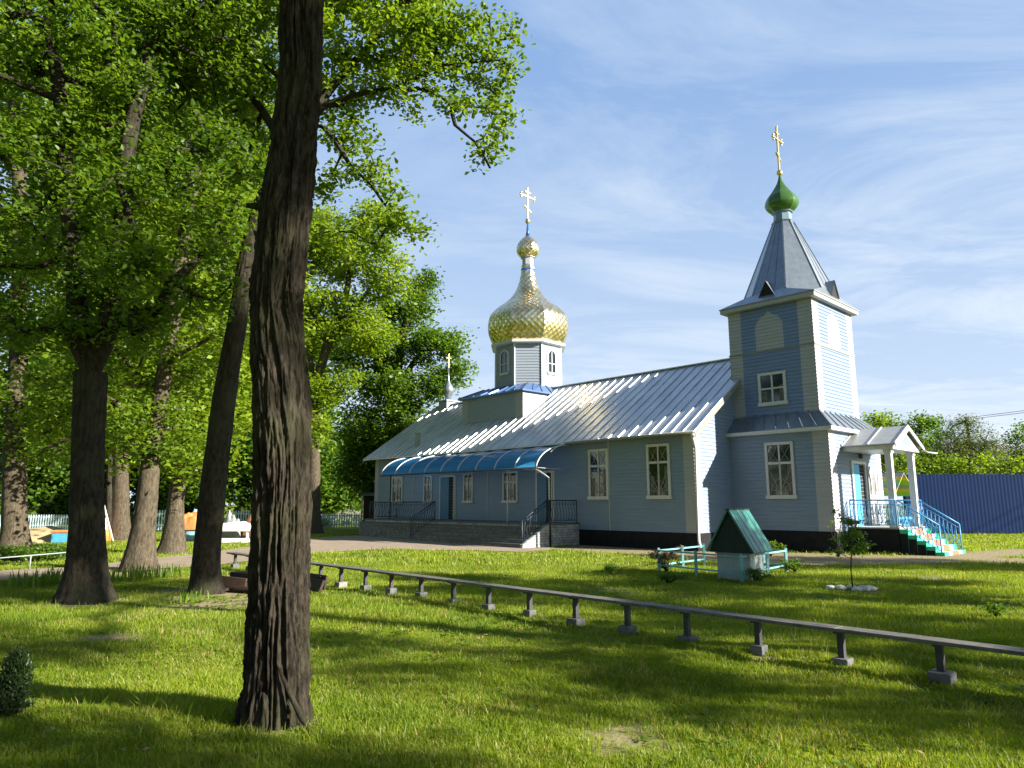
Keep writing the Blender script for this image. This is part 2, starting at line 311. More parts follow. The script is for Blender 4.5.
def brickmat(name, c1, c2, mortar, sw, sh):
    m = bpy.data.materials.new(name); m.use_nodes = True; t = m.node_tree; b = t.nodes['Principled BSDF']
    tc = N(t, 'ShaderNodeTexCoord'); s = N(t, 'ShaderNodeSeparateXYZ'); t.links.new(tc.outputs['Object'], s.inputs[0])
    a = N(t, 'ShaderNodeMath', operation='ADD'); t.links.new(s.outputs['X'], a.inputs[0]); t.links.new(s.outputs['Y'], a.inputs[1])
    c = N(t, 'ShaderNodeCombineXYZ'); t.links.new(a.outputs[0], c.inputs[0]); t.links.new(s.outputs['Z'], c.inputs[1])
    br = N(t, 'ShaderNodeTexBrick'); br.inputs['Scale'].default_value = 1; br.inputs['Brick Width'].default_value = sw; br.inputs['Row Height'].default_value = sh; br.inputs['Mortar Size'].default_value = .008
    br.inputs['Color1'].default_value = (*c1, 1); br.inputs['Color2'].default_value = (*c2, 1); br.inputs['Mortar'].default_value = (*mortar, 1)
    t.links.new(c.outputs[0], br.inputs['Vector'])
    n = N(t, 'ShaderNodeTexNoise'); n.inputs['Scale'].default_value = 5; n.inputs['Detail'].default_value = 8; t.links.new(tc.outputs['Object'], n.inputs['Vector'])
    mr_ = N(t, 'ShaderNodeMapRange'); mr_.inputs['From Min'].default_value = .3; mr_.inputs['From Max'].default_value = .7; mr_.inputs['To Min'].default_value = .55; mr_.inputs['To Max'].default_value = 1.15; t.links.new(n.outputs['Fac'], mr_.inputs[0])
    x = N(t, 'ShaderNodeMixRGB', blend_type='MULTIPLY'); x.inputs[0].default_value = 1; t.links.new(br.outputs['Color'], x.inputs[1]); t.links.new(mr_.outputs[0], x.inputs[2])
    t.links.new(x.outputs[0], b.inputs['Base Color']); b.inputs['Roughness'].default_value = .85
    bp = N(t, 'ShaderNodeBump'); bp.inputs['Strength'].default_value = .5; bp.inputs['Distance'].default_value = .01; bp.invert = True; t.links.new(br.outputs['Fac'], bp.inputs['Height']); t.links.new(bp.outputs[0], b.inputs['Normal'])
    return m
M['brick'] = brickmat('pale terrace brick', (.46, .47, .46), (.36, .37, .36), (.14, .14, .13), .25, .10)
M['step_brick'] = brickmat('grey step brick', (.24, .25, .24), (.17, .18, .17), (.09, .09, .085), .25, .08)
# gilded scales (UV based)
def goldmat():
    m = bpy.data.materials.new('gilded scales'); m.use_nodes = True; t = m.node_tree; b = t.nodes['Principled BSDF']
    tc = N(t, 'ShaderNodeTexCoord'); vo = N(t, 'ShaderNodeTexVoronoi'); vo.inputs['Scale'].default_value = 1; vo.inputs['Randomness'].default_value = .12
    mp = N(t, 'ShaderNodeMapping'); mp.inputs['Rotation'].default_value = (0, 0, R_(45)); mp.inputs['Scale'].default_value = (1.0, 1.0, 1); t.links.new(tc.outputs['UV'], mp.inputs[0]); t.links.new(mp.outputs[0], vo.inputs['Vector'])
    mx_ = N(t, 'ShaderNodeMixRGB'); mx_.inputs[1].default_value = (.62, .49, .24, 1); mx_.inputs[2].default_value = (.86, .76, .48, 1)
    sp = N(t, 'ShaderNodeSeparateColor'); t.links.new(vo.outputs['Color'], sp.inputs[0]); t.links.new(sp.outputs[0], mx_.inputs[0]); t.links.new(mx_.outputs[0], b.inputs['Base Color'])
    b.inputs['Metallic'].default_value = .95; b.inputs['Roughness'].default_value = .24
    bp = N(t, 'ShaderNodeBump'); bp.inputs['Strength'].default_value = .75; bp.inputs['Distance'].default_value = .05; t.links.new(vo.outputs['Distance'], bp.inputs['Height']); t.links.new(bp.outputs[0], b.inputs['Normal'])
    return m
M['gold'] = goldmat()
# polycarbonate awning
def polymat():
    m = bpy.data.materials.new('blue polycarbonate'); m.use_nodes = True; t = m.node_tree; b = t.nodes['Principled BSDF']
    b.inputs['Base Color'].default_value = (.03, .30, .72, 1); b.inputs['Roughness'].default_value = .22
    tr = N(t, 'ShaderNodeBsdfTranslucent'); tr.inputs['Color'].default_value = (.08, .50, 1, 1); ms = N(t, 'ShaderNodeMixShader'); ms.inputs[0].default_value = .55
    t.links.new(b.outputs[0], ms.inputs[1]); t.links.new(tr.outputs[0], ms.inputs[2]); t.links.new(ms.outputs[0], t.nodes['Material Output'].inputs['Surface'])
    return m
M['poly'] = polymat()
M['bark_main'] = barkmat('furrowed oak bark', (0.007, 0.006, 0.005), (0.060, 0.049, 0.036), 1.3, moss=(0.055, 0.058, 0.028))
M['bark'] = barkmat('oak bark', (0.012, 0.010, 0.008), (0.055, 0.046, 0.034), 1.0, moss=(0.05, 0.055, 0.03))
M['bark_lt'] = barkmat('paler bark', (0.035, 0.028, 0.020), (0.125, 0.103, 0.072), 1.0)
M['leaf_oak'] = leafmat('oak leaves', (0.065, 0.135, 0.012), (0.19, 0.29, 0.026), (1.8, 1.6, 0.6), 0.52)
M['leaf_shade'] = leafmat('shaded oak leaves', (0.035, 0.085, 0.010), (0.13, 0.225, 0.020), (1.8, 1.6, 0.6), 0.5)  # darker copy of the oak leaves, shade put into the colour
M['leaf_lime'] = leafmat('young yellow green leaves', (0.11, 0.21, 0.015), (0.28, 0.385, 0.030), (1.5, 1.35, 0.6), 0.52)
M['leaf_dark'] = leafmat('dense dark leaves', (0.045, 0.11, 0.014), (0.14, 0.245, 0.028), (1.8, 1.6, 0.6), 0.5)
M['leaf_grey'] = leafmat('grey green willow leaves', (0.075, 0.11, 0.035), (0.14, 0.18, 0.06), (1.3, 1.2, 0.7))
M['leaf_conifer'] = leafmat('conifer needles', (0.014, 0.032, 0.008), (0.03, 0.06, 0.014), (1.2, 1.3, 0.6), 0.2)
M['leaf_flower'] = leafmat('pale flowering stems', (0.10, 0.18, 0.07), (0.40, 0.46, 0.38), (1.1, 1.1, 0.8), 0.3)
def add_straw(m, thr=.90, col=(.42, .34, .15)):
    t = m.node_tree; b = t.nodes['Principled BSDF']; src = b.inputs['Base Color'].links[0].from_socket; g = [n for n in t.nodes if n.type == 'NEW_GEOMETRY'][0]
    mu = N(t, 'ShaderNodeMath', operation='MULTIPLY'); mu.inputs[1].default_value = 37.17; t.links.new(g.outputs['Random Per Island'], mu.inputs[0])
    fr = N(t, 'ShaderNodeMath', operation='FRACT'); t.links.new(mu.outputs[0], fr.inputs[0])
    tc = N(t, 'ShaderNodeTexCoord'); n = N(t, 'ShaderNodeTexNoise'); n.inputs['Scale'].default_value = .8; n.inputs['Detail'].default_value = 5; t.links.new(tc.outputs['Object'], n.inputs['Vector'])
    mr2 = N(t, 'ShaderNodeMapRange'); mr2.inputs['From Min'].default_value = .42; mr2.inputs['From Max'].default_value = .7; mr2.inputs['To Min'].default_value = .02; mr2.inputs['To Max'].default_value = .22; t.links.new(n.outputs['Fac'], mr2.inputs[0])
    lt = N(t, 'ShaderNodeMath', operation='LESS_THAN'); t.links.new(fr.outputs[0], lt.inputs[0]); t.links.new(mr2.outputs[0], lt.inputs[1])
    x = N(t, 'ShaderNodeMixRGB'); t.links.new(lt.outputs[0], x.inputs[0]); t.links.new(src, x.inputs[1]); x.inputs[2].default_value = (*col, 1)
    for l in list(t.links):
        if l.from_socket == src and l.to_node != x: to = l.to_socket; t.links.remove(l); t.links.new(x.outputs[0], to)
    return m
M['grass'] = leafmat('grass blades', (0.085, 0.155, 0.008), (0.275, 0.35, 0.024), (1.6, 1.5, 0.5), 0.45, 0.5)

add_straw(M['grass'])
# ------------------------------------------------------------------ ground, paths
path_px = [(-160, 600), (0, 581), (80, 574), (129, 570), (195, 567), (255, 561), (310, 553), (383, 549), (430, 550), (470, 550), (522, 552), (560, 549), (545, 546),
           (522, 545), (372, 534), (345, 536), (309, 538), (255, 546), (195, 554), (156, 558), (109, 563), (80, 566), (0, 571), (-160, 585)]
path_poly = np.array([gp(x, y)[:2] for x, y in path_px])
strip_px = [(560, 549), (640, 554), (740, 562), (800, 564), (870, 563), (945, 562), (1000, 556), (1100, 552), (1100, 547), (1010, 549), (965, 553), (900, 556), (835, 554), (740, 552), (690, 549), (600, 544), (575, 545)]
strip_poly = np.array([gp(x, y)[:2] for x, y in strip_px])
def poly_sd(P, poly):            # signed distance, negative inside
    P = np.asarray(P, float); x, y = P[:, 0], P[:, 1]; n = len(poly); d = np.full(len(P), 1e9); ins = np.zeros(len(P), bool)
    for i in range(n):
        a = poly[i]; b = poly[(i + 1) % n]; e = b - a; w = P - a
        t = np.clip((w @ e) / (e @ e + 1e-12), 0, 1); q = w - t[:, None] * e; d = np.minimum(d, np.hypot(q[:, 0], q[:, 1]))
        c = ((a[1] <= y) & (b[1] > y)) | ((b[1] <= y) & (a[1] > y))
        xi = a[0] + (y - a[1]) / (b[1] - a[1] + 1e-12) * (b[0] - a[0]); ins ^= c & (x < xi)
    return np.where(ins, -d, d)
dirt_spots = [(gp(222, 603)[:2], 1.0, .62), (gp(640, 738)[:2], 0.42, .42), (gp(290, 728)[:2], .30, .45), (gp(110, 641)[:2], .35, .7), (gp(928, 577)[:2], 1.0, .45), (gp(600, 590)[:2], .8, .3), (gp(765, 660)[:2], .3, .5), (gp(865, 590)[:2], .5, .7),
              (gp(86, 600)[:2], .8, .8), (gp(203, 592)[:2], .9, .8), (gp(143, 572)[:2], .9, .7), (gp(1000, 560)[:2], 1.4, .6)]
def dirtmask(P):
    r = np.zeros(len(P))
    for c, rad, s in dirt_spots:
        d = np.hypot(P[:, 0] - c[0], P[:, 1] - c[1]) / rad; r = np.maximum(r, s * np.clip(1.4 - d, 0, 1))
    sd = poly_sd(P, strip_poly); r = np.maximum(r, np.clip(0.62 - sd / .6, 0, 1))
    n = fbm(np.column_stack([P * 1.7, np.zeros(len(P))]), 4, 5)
    return np.clip(r * 1.5 + (n - .5) * 1.6 * (r > 0.02), 0, 1)
def gz(P):
    P = np.asarray(P, float); n = fbm(np.column_stack([P * .45, np.zeros(len(P))]), 3, 11) - .44
    k = np.clip((poly_sd(P, path_poly) - .3) / 2, 0, 1) * np.clip((poly_sd(P, strip_poly) - .2) / 2, 0, 1)
    lx, ly = wl(P); k = k * np.clip((-lx - 8.5) / 2, 0, 1) * np.clip((30 - np.hypot(P[:, 0], P[:, 1])) / 8, 0, 1)
    return n * .16 * k
g1 = np.sinh(np.linspace(-1, 1, 361) * 6.2) / np.sinh(6.2) * 900
GX, GY = np.meshgrid(g1, g1 + 10); GP = np.column_stack([GX.ravel(), GY.ravel()])
GZ = gz(GP) - .012
n_ = 361; idx = np.arange(n_ * n_).reshape(n_, n_)
GF = np.stack([idx[:-1, :-1].ravel(), idx[:-1, 1:].ravel(), idx[1:, 1:].ravel(), idx[1:, :-1].ravel()], 1)
def groundmat():
    m = bpy.data.materials.new('lawn soil'); m.use_nodes = True; t = m.node_tree; b = t.nodes['Principled BSDF']
    tc = N(t, 'ShaderNodeTexCoord'); a = N(t, 'ShaderNodeAttribute', attribute_name='dirt')
    n = N(t, 'ShaderNodeTexNoise'); n.inputs['Scale'].default_value = .55; n.inputs['Detail'].default_value = 9; n.inputs['Roughness'].default_value = .7; t.links.new(tc.outputs['Object'], n.inputs['Vector'])
    r = N(t, 'ShaderNodeValToRGB'); r.color_ramp.elements[0].position = .35; r.color_ramp.elements[1].position = .65
    r.color_ramp.elements[0].color = (.09, .14, .012, 1); r.color_ramp.elements[1].color = (.20, .24, .022, 1); t.links.new(n.outputs['Fac'], r.inputs[0])
    n2 = N(t, 'ShaderNodeTexNoise'); n2.inputs['Scale'].default_value = 9; n2.inputs['Detail'].default_value = 8; n2.inputs['Roughness'].default_value = .75; t.links.new(tc.outputs['Object'], n2.inputs['Vector'])
    r2 = N(t, 'ShaderNodeValToRGB'); r2.color_ramp.elements[0].position = .35; r2.color_ramp.elements[1].position = .65
    r2.color_ramp.elements[0].color = (.17, .135, .075, 1); r2.color_ramp.elements[1].color = (.37, .31, .19, 1); t.links.new(n2.outputs['Fac'], r2.inputs[0])
    x = N(t, 'ShaderNodeMixRGB'); t.links.new(a.outputs['Fac'], x.inputs[0]); t.links.new(r.outputs[0], x.inputs[1]); t.links.new(r2.outputs[0], x.inputs[2])
    t.links.new(x.outputs[0], b.inputs['Base Color']); b.inputs['Roughness'].default_value = .95; b.inputs['Specular IOR Level'].default_value = .1
    bp = N(t, 'ShaderNodeBump'); bp.inputs['Strength'].default_value = .8; bp.inputs['Distance'].default_value = .05; t.links.new(n2.outputs['Fac'], bp.inputs['Height']); t.links.new(bp.outputs[0], b.inputs['Normal'])
    return m
ground = np_mesh('ground', np.column_stack([GP, GZ]), GF, groundmat(), smooth=True); tag(ground, 'grassy ground with worn earth patches', 'ground', kind='structure')
at_ = ground.data.attributes.new('dirt', 'FLOAT', 'POINT'); at_.data.foreach_set('value', dirtmask(GP).astype(np.float32))
M['path'] = mat('trodden pinkish earth', (0.27, 0.21, 0.16), .95, var=.16, scale=1.6, bump=.5, bscale=26, dirt=((0.17, .15, .10), 3, .5))
def sheet(name, poly, m, z, lab):
    # resample outline with small ragged offsets, fan from a triangulated fill
    pts = []
    for i in range(len(poly)):
        a, b = poly[i], poly[(i + 1) % len(poly)]; L = np.hypot(*(b - a)); k = max(1, int(L / .5))
        for j in range(k): pts.append(a + (b - a) * j / k)
    pts = np.array(pts); nn = fbm(np.column_stack([pts * 1.1, np.zeros(len(pts))]), 3, 3) - .45; nn2 = fbm(np.column_stack([pts * 1.1, np.ones(len(pts)) * 9]), 3, 3) - .45
    pts = pts + np.column_stack([nn, nn2]) * .5
    bm = bmesh.new(); vs = [bm.verts.new((p[0], p[1], z)) for p in pts]; f = bm.faces.new(vs); bmesh.ops.triangulate(bm, faces=[f])
    if bm.faces and sum(fc.normal.z for fc in bm.faces) < 0: bmesh.ops.reverse_faces(bm, faces=bm.faces)
    me = bpy.data.meshes.new(name); bm.to_mesh(me); bm.free(); me.materials.append(m)
    o = bpy.data.objects.new(name, me); S.collection.objects.link(o); return tag(o, lab, 'path', kind='structure')
sheet('path', path_poly, M['path'], .004, 'trodden earth path crossing the lawn to the terrace steps')

# ================================================================== CHURCH
ch = empty('church', ORG, ANG, 'pale blue timber church with gold onion dome, green topped bell tower and metal roof', 'church')
XN, XF = -2.5, 7.1                       # nave side walls
YN, YF = 3.7, 24.3                       # nave end walls
RS = 0.68                                # roof slope
EZ = 4.10
XC = 2.3
def clap(mb, fr, z0, z1, seg, pitch=.135, lip=.022):
    o, u, n = fr; k = int(math.ceil((z1 - z0) / pitch))
    for i in range(k):
        a = z0 + i * pitch; b = min(z1, a + pitch)
        sa, sb, sm = seg(a + 1e-4), seg(b - 1e-4), seg((a + b) / 2)
        if not (len(sa) == len(sb) == len(sm)): sa = sb = sm
        for (t0, t1, m), (v0, v1, _) in zip(sa, sb):
            if t1 - t0 < 1e-3: continue
            p = lambda t, d, z: o + u * t + n * d + np.array([0, 0, z])
            mb.add([p(t0, lip, a), p(t1, lip, a), p(v1, 0, b), p(v0, 0, b)], [(0, 1, 2, 3)], m)
            mb.add([p(t0, 0, a), p(t1, 0, a), p(t1, lip, a), p(t0, lip, a)], [(0, 1, 2, 3)], m)
A3 = lambda *a: np.array(a, float)
X_, Y_ = A3(1, 0, 0), A3(0, 1, 0)
# --- plinth
mb = MB(); 
mb.box(XN - .05, XF + .05, YN - .05, YF + .05, -.3, .6); mb.build('plinth', [M['plinth']], ch)
mb = MB(); mb.box(-.06, 4.7, -.06, YN - .06, -.3, .69); mb.build('tower_plinth', [M['plinth']], ch)
# --- nave walls
mb = MB()
fl = (A3(XN, 0, 0), Y_, -X_)             # long left facade, t = local y
clap(mb, fl, .6, EZ + .12, lambda z: [(YN, YN + .42, 1), (YN + .42, YF - .35, 0), (YF - .35, YF, 1)])
clap(mb, (A3(XF, 0, 0), Y_, X_), .6, EZ + .12, lambda z: [(YN, YF, 0)])
def gable(z):
    lim = (z - (EZ + .12)) / RS; a, b = XN, XF
    if lim > 0: a, b = XN + lim, XF - lim
    if b <= a: return []
    s = min(.42, (b - a) / 2)
    return [(a, b, 0)] if lim > 0 else [(a, a + s, 1), (a + s, b - s, 0), (b - s, b, 1)]
clap(mb, (A3(0, YN, 0), X_, -Y_), .6, 7.35, gable)
clap(mb, (A3(0, YF, 0), X_, Y_), .6, 7.35, gable)
for yy in (20.55, 14.69, 7.51): mb.box(XN - .035, XN, yy - .03, yy + .03, .6, 4.1, 1)
mb.build('nave_wall', [M['blue'], M['cream']], ch)
# --- nave roof with standing seams
def rz(x): return EZ + RS * ((x - (XN - .35)) if x < XC else ((XF + .35) - x))
mb = MB(); y0, y1 = YN - .32, YF + .75; XE = XN - .38
for sgn in (-1, 1):
    xe = XC + sgn * (XC - XE); ze = rz(XE) if sgn < 0 else rz(XE)
    a = [A3(xe, y0, ze), A3(xe, y1, ze), A3(XC, y1, rz(XC)), A3(XC, y0, rz(XC))]
    mb.prism(a, (0, 0, -.05))
    y = y0 + .03; k = 0
    while y < y1:
        h = .042
        vs = []
        for px_, pz_ in ((xe, ze), (XC, rz(XC))):
            vs += [A3(px_, y - .022, pz_ + .002), A3(px_, y + .022, pz_ + .002), A3(px_, y + .012, pz_ + h), A3(px_, y - .012, pz_ + h)]
        mb.add(vs, [(0, 1, 2, 3), (7, 6, 5, 4), (0, 4, 5, 1), (1, 5, 6, 2), (2, 6, 7, 3), (3, 7, 4, 0)])
        y += .48; k += 1
mb.box(XC - .09, XC + .09, y0, y1, rz(XC) - .0, rz(XC) + .05)
roof = mb.build('nave_roof', [M['roof']], ch)
mb = MB()                                 # fascias, soffits, rake boards
mb.box(XE + .02, XN - .02, y0 + .02, y1 - .02, EZ - .03, EZ + .0, 0)
mb.prism([A3(XE, y0 - .02, rz(XE) - .2), A3(XE, y0 - .02, rz(XE) - .055), A3(XC, y0 - .02, rz(XC) - .055), A3(XC, y0 - .02, rz(XC) - .2)], (0, .03, 0))
mb.prism([A3(2*XC-XE, y0 - .02, rz(XE) - .2), A3(2*XC-XE, y0 - .02, rz(XE) - .055), A3(XC, y0 - .02, rz(XC) - .055), A3(XC, y0 - .02, rz(XC) - .2)], (0, .03, 0))
mb.prism([A3(XE, y1 - .02, rz(XE) - .2), A3(XE, y1 - .02, rz(XE) - .055), A3(XC, y1 - .02, rz(XC) - .055), A3(XC, y1 - .02, rz(XC) - .2)], (0, .03, 0))
mb.build('eave_board', [M['dim']], ch)
mb = MB(); mb.box(-2.10, -1.90, 20.9, 21.1, 4.55, 5.35); mb.box(-2.13, -1.87, 20.87, 21.13, 5.35, 5.39); mb.build('roof_vent', [mat('olive vent', (.28, .33, .26), .6)], ch)
# gutter + downspout at near corner
mb = MB(); mb.tube([(XE - .05, YN - .3, EZ - .02), (XE - .05, 9.4, EZ - .05)], .055, 8); mb.build('gutter', [M['dim']], ch)
mb = MB(); mb.tube([(XE - .03, YN - .22, EZ - .05), (XN - .3, YN - .2, EZ - .3), (XN - .10, YN - .14, EZ - .55), (XN - .10, YN - .12, .35), (XN - .3, YN - .3, .15)], .05, 10); mb.build('downspout', [M['white']], ch)
# --- windows
def window(fr, t, z, w, h, mullions, grille=True, arch=False, cas=.10, curtain=True, parent=None):
    o, u, n = fr; P = parent or ch; mb = MB(); c = .07
    w2 = w / 2
    if not arch:
        mb.fbox(fr, t - w2 - cas, t - w2, 0, c, z - h/2 - cas, z + h/2 + cas); mb.fbox(fr, t + w2, t + w2 + cas, 0, c, z - h/2 - cas, z + h/2 + cas)
        mb.fbox(fr, t - w2, t + w2, 0, c, z + h/2, z + h/2 + cas); mb.fbox(fr, t - w2 - cas - .03, t + w2 + cas + .03, 0, c + .05, z - h/2 - cas - .03, z - h/2)
    for (a, b, cc, d) in mullions: mb.fbox(fr, t + a * w2, t + b * w2, .015, c - .012, z + cc * h / 2, z + d * h / 2)
    o_ = mb.build('window', [M['white']], P, bevel=.006)
    mb = MB(); mb.fbox(fr, t - w2, t + w2, .0, .022, z - h/2, z + h/2); mb.build('pane', [M['glass']], o_)
    if curtain:
        mb = MB(); mb.fbox(fr, t - w2 + .02, t - w2 + .2 * w, .022, .026, z - h/2, z + .1 * h); mb.build('curtain', [M['curtain']], o_); mb = MB(); mb.fbox(fr, t + w2 - .25 * w, t + w2 - .03, .022, .026, z - h/2, z - .1 * h); mb.build('curtain', [M['curtain']], o_)
    if grille:
        mb = MB(); p = lambda a, zz_: o + u * (t + a) + n * .062 + A3(0, 0, z + zz_); lo = -h/2
        for k in range(7):
            q = math.pi * (k + .5) / 7; ex = math.cos(q); ez = math.sin(q)
            L = min((w2 - .02) / (abs(ex) + 1e-6), (h * .62) / (ez + 1e-6)); mb.tube([p(0, lo + .12), p(ex * L * .6, lo + .12 + ez * L * .55), p(ex * L, lo + .12 + ez * L)], .008, 5)
        for rr in (.22, .42):
            mb.tube([p(rr * w * math.cos(math.pi * j / 10), lo + .12 + rr * w * 1.2 * math.sin(math.pi * j / 10)) for j in range(11)], .007, 5)
        for sx in (-1, 1):
            mb.tube([p(sx * w2 * .15, h * .18), p(sx * w2 * .55, h * .32), p(sx * w2 * .9, h * .46)], .007, 5); mb.tube([p(sx * w2 * .9, h * .18), p(sx * w2 * .5, h * .30), p(sx * w2 * .2, h * .46)], .007, 5)
        mb.build('grille', [M['cream']], o_)
    return o_
T_ = [(-.07, .07, -1, 1), (-1, 1, .30, .40)]
T2 = [(-.06, .06, -1, 1), (-1, 1, -.06, .06)]
window(fl, 5.18, 2.80, .82, 1.78, T_); window(fl, 8.03, 2.78, .80, 1.76, T_)
for y_, w_ in ((13.14, .80), (16.07, .55), (19.28, .55), (22.03, .85)): window(fl, y_, 2.36, w_, 1.2, T_, grille=True, cas=.08)
flt = (A3(0, 0, 0), Y_, -X_)
window(flt, 1.76, 2.80, .86, 1.78, [(-.07, .07, -1, 1), (-1, 1, .22, .32)])
# --- lower tower walls
mb = MB(); YT = YN
clap(mb, flt, .69, 4.2, lambda z: [(0, .54, 1), (.54, YT, 0)])
frt = (A3(0, 0, 0), X_, -Y_)
clap(mb, frt, .69, 4.2, lambda z: [(0, .54, 1), (.54, 4.1, 0), (4.1, 4.64, 1)])
clap(mb, (A3(4.64, 0, 0), Y_, X_), .69, 4.2, lambda z: [(0, YT, 0)])
mb.build('tower_lower_wall', [M['blue'], M['cream']], ch)
# skirt roof between storeys
UX0, UX1, UY0, UY1 = .5, 4.1, .45, 3.75
mb = MB(); E = .22; zb, zt = 4.22, 4.86
b = [A3(-E, -E, zb), A3(4.64 + E, -E, zb), A3(4.64 + E, YN - .0, zb), A3(-E, YN - .0, zb)]
t_ = [A3(UX0, UY0, zt), A3(UX1, UY0, zt), A3(UX1, YN, zt), A3(UX0, YN, zt)]
for i in (0, 1, 3):
    j = (i + 1) % 4; mb.add([b[i], b[j], t_[j], t_[i]], [(0, 1, 2, 3)], 0)
for i, j in ((0, 1), (3, 0), (1, 2)):
    for k in range(1, 8):
        f = k / 8; a = b[i] + (b[j] - b[i]) * f; c = t_[i] + (t_[j] - t_[i]) * f; mb.bar(a + A3(0, 0, .02), c + A3(0, 0, .02), .03, .04, 0)
mb.bar(b[0] + A3(0, 0, .02), t_[0] + A3(0, 0, .02), .05, .05, 0)
mb.build('skirt_roof', [M['spire']], ch)
mb = MB(); mb.box(-E, 4.64 + E, -E, YN - .003, zb - .13, zb - .003); mb.build('tower_cornice', [M['white']], ch)
# --- upper tower
def upseg(w0, w1, arch_c):
    def f(z):
        st = .52
        if z > 7.36:
            zz_ = (z - 8.15) / .55; hw = .55 if zz_ < 0 else .55 * math.sqrt(max(0, 1 - zz_ * zz_))
            return [(w0, w0 + st, 1), (w0 + st, arch_c - hw, 0), (arch_c - hw, arch_c + hw, 1), (arch_c + hw, w1 - st, 0), (w1 - st, w1, 1)]
        return [(w0, w0 + st, 1), (w0 + st, w1 - st, 0), (w1 - st, w1, 1)]
    return f
mb = MB(); ful = (A3(UX0, 0, 0), Y_, -X_); fuf = (A3(0, UY0, 0), X_, -Y_)
clap(mb, ful, 4.5, 9.0, upseg(UY0, UY1, 2.1)); clap(mb, fuf, 4.5, 9.0, upseg(UX0, UX1, 2.3))
clap(mb, (A3(UX1, 0, 0), Y_, X_), 4.5, 9.0, upseg(UY0, UY1, 2.1)); clap(mb, (A3(0, UY1, 0), X_, Y_), 4.5, 9.0, upseg(UX0, UX1, 2.3))
mb.build('tower_upper_wall', [M['blue_up'], M['cream']], ch)
mb = MB(); mb.box(UX0 - .035, UX1 + .035, UY0 - .035, UY1 + .035, 7.27, 7.33); mb.build('belt_course', [M['dim']], ch)
window(ful, 2.10, 5.84, .88, 1.02, [(-.07, .07, -1, 1), (-1, 1, -.06, .06)], grille=False)
mb = MB(); mb.box(UX0 - .22, UX1 + .22, UY0 - .22, UY1 + .22, 9.0, 9.15); mb.box(UX0 - .25, UX1 + .25, UY0 - .25, UY1 + .25, 9.15, 9.19, 1); mb.build('spire_cornice', [M['cream'], M['dim']], ch)
# --- spire: broach from square eave to octagon
mb = MB(); cx, cy = 2.3, 2.1; hx, hy = 2.03, 1.88
def octa(r, z, rot=22.5): return [A3(cx + r / math.cos(R_(22.5)) * math.cos(R_(rot + 45 * i)), cy + r / math.cos(R_(22.5)) * math.sin(R_(rot + 45 * i)), z) for i in range(8)]
lo = octa(1.62, 9.62); hi = octa(.36, 12.85)
sq = [A3(cx + sx * hx, cy + sy * hy, 9.19) for sx, sy in ((1, 1), (-1, 1), (-1, -1), (1, -1))]
for i in range(8): j = (i + 1) % 8; mb.add([lo[i], lo[j], hi[j], hi[i]], [(0, 1, 2, 3)])
# octagon vertex angles: 22.5 (E-N), 67.5 ... corner faces between 22.5->67.5 (NE), 112.5->157.5 (NW), 202.5->247.5 (SW), 292.5->337.5 (SE)
for c, (a, b_) in zip(range(4), ((0, 1), (2, 3), (4, 5), (6, 7))): mb.add([lo[a], lo[b_], sq[c]], [(0, 1, 2)])
for c, (a, b_) in zip(range(4), ((1, 2), (3, 4), (5, 6), (7, 0))): mb.add([lo[a], lo[b_], sq[(c + 1) % 4], sq[c]], [(0, 1, 2, 3)])
for i in range(8): mb.bar(lo[i], hi[i], .05, .05)
for i in range(8):
    j = (i + 1) % 8
    if i % 2 == 1:
        for f in (.33, .66): mb.bar(lo[i] + (lo[j] - lo[i]) * f, hi[i] + (hi[j] - hi[i]) * f, .025, .035)
mb.build('spire', [M['spire']], ch)
for dx_, dy_ in ((-1, 0), (0, -1), (1, 0), (0, 1)):       # triangular vents
    n = A3(dx_, dy_, 0); u = A3(-dy_, dx_, 0); c0 = A3(cx, cy, 0) + n * (1.80); mb = MB()
    p = lambda a, d, z: c0 + u * a + n * d + A3(0, 0, z)
    mb.add([p(-.36, .05, 9.33), p(0, .05, 10.0), p(0, -.55, 10.0), p(-.30, -.25, 9.33)], [(0, 1, 2, 3)]); mb.add([p(.36, .05, 9.33), p(0, .05, 10.0), p(0, -.55, 10.0), p(.30, -.25, 9.33)], [(0, 1, 2, 3)])
    v = mb.build('spire_vent', [M['spire']], ch)
    mb = MB(); mb.poly([p(-.29, 0, 9.33), p(.29, 0, 9.33), p(0, 0, 9.93)]); mb.build('dark_vent_panel', [M['dark']], v)
def cross(cx, cy, z0, h, aw, th, parent, m):
    mb = MB(); r = th
    mb.bar((cx, cy, z0), (cx, cy, z0 + h), r * 1.6, r)
    def arm(z, hw, tilt=0):
        mb.bar((cx - hw, cy, z + tilt), (cx + hw, cy, z - tilt), r * 1.4, r)
        for s in (-1, 1):
            ex = cx + s * hw; zz_ = z - s * tilt
            if not tilt:
                for q in ((0, .0), (0, r * 2), (0, -r * 2)): mb.lathe([(0.001, zz_ + q[1] - r), (r * 1.1, zz_ + q[1]), (0.001, zz_ + q[1] + r)], ex + (s * r if q[1] == 0 else 0), cy, 8)
    arm(z0 + h * .72, aw); arm(z0 + h * .86, aw * .42, 1e-9); arm(z0 + h * .33, aw * .5, .07 * h)
    mb.lathe([(0.001, z0 + h - r), (r * 1.2, z0 + h), (0.001, z0 + h + r * 1.5)], cx, cy, 8)
    return mb.build('cross', [m], parent)
mb = MB(); mb.lathe([(.42, 12.80), (.46, 12.86), (.36, 12.90), (.34, 13.22), (.42, 13.26), (.42, 13.31), (.30, 13.33)], cx, cy, 8, smooth=False, rot=R_(22.5)); mb.build('spire_neck', [mat('pale blue neck', (.16, .23, .30), .4)], ch)
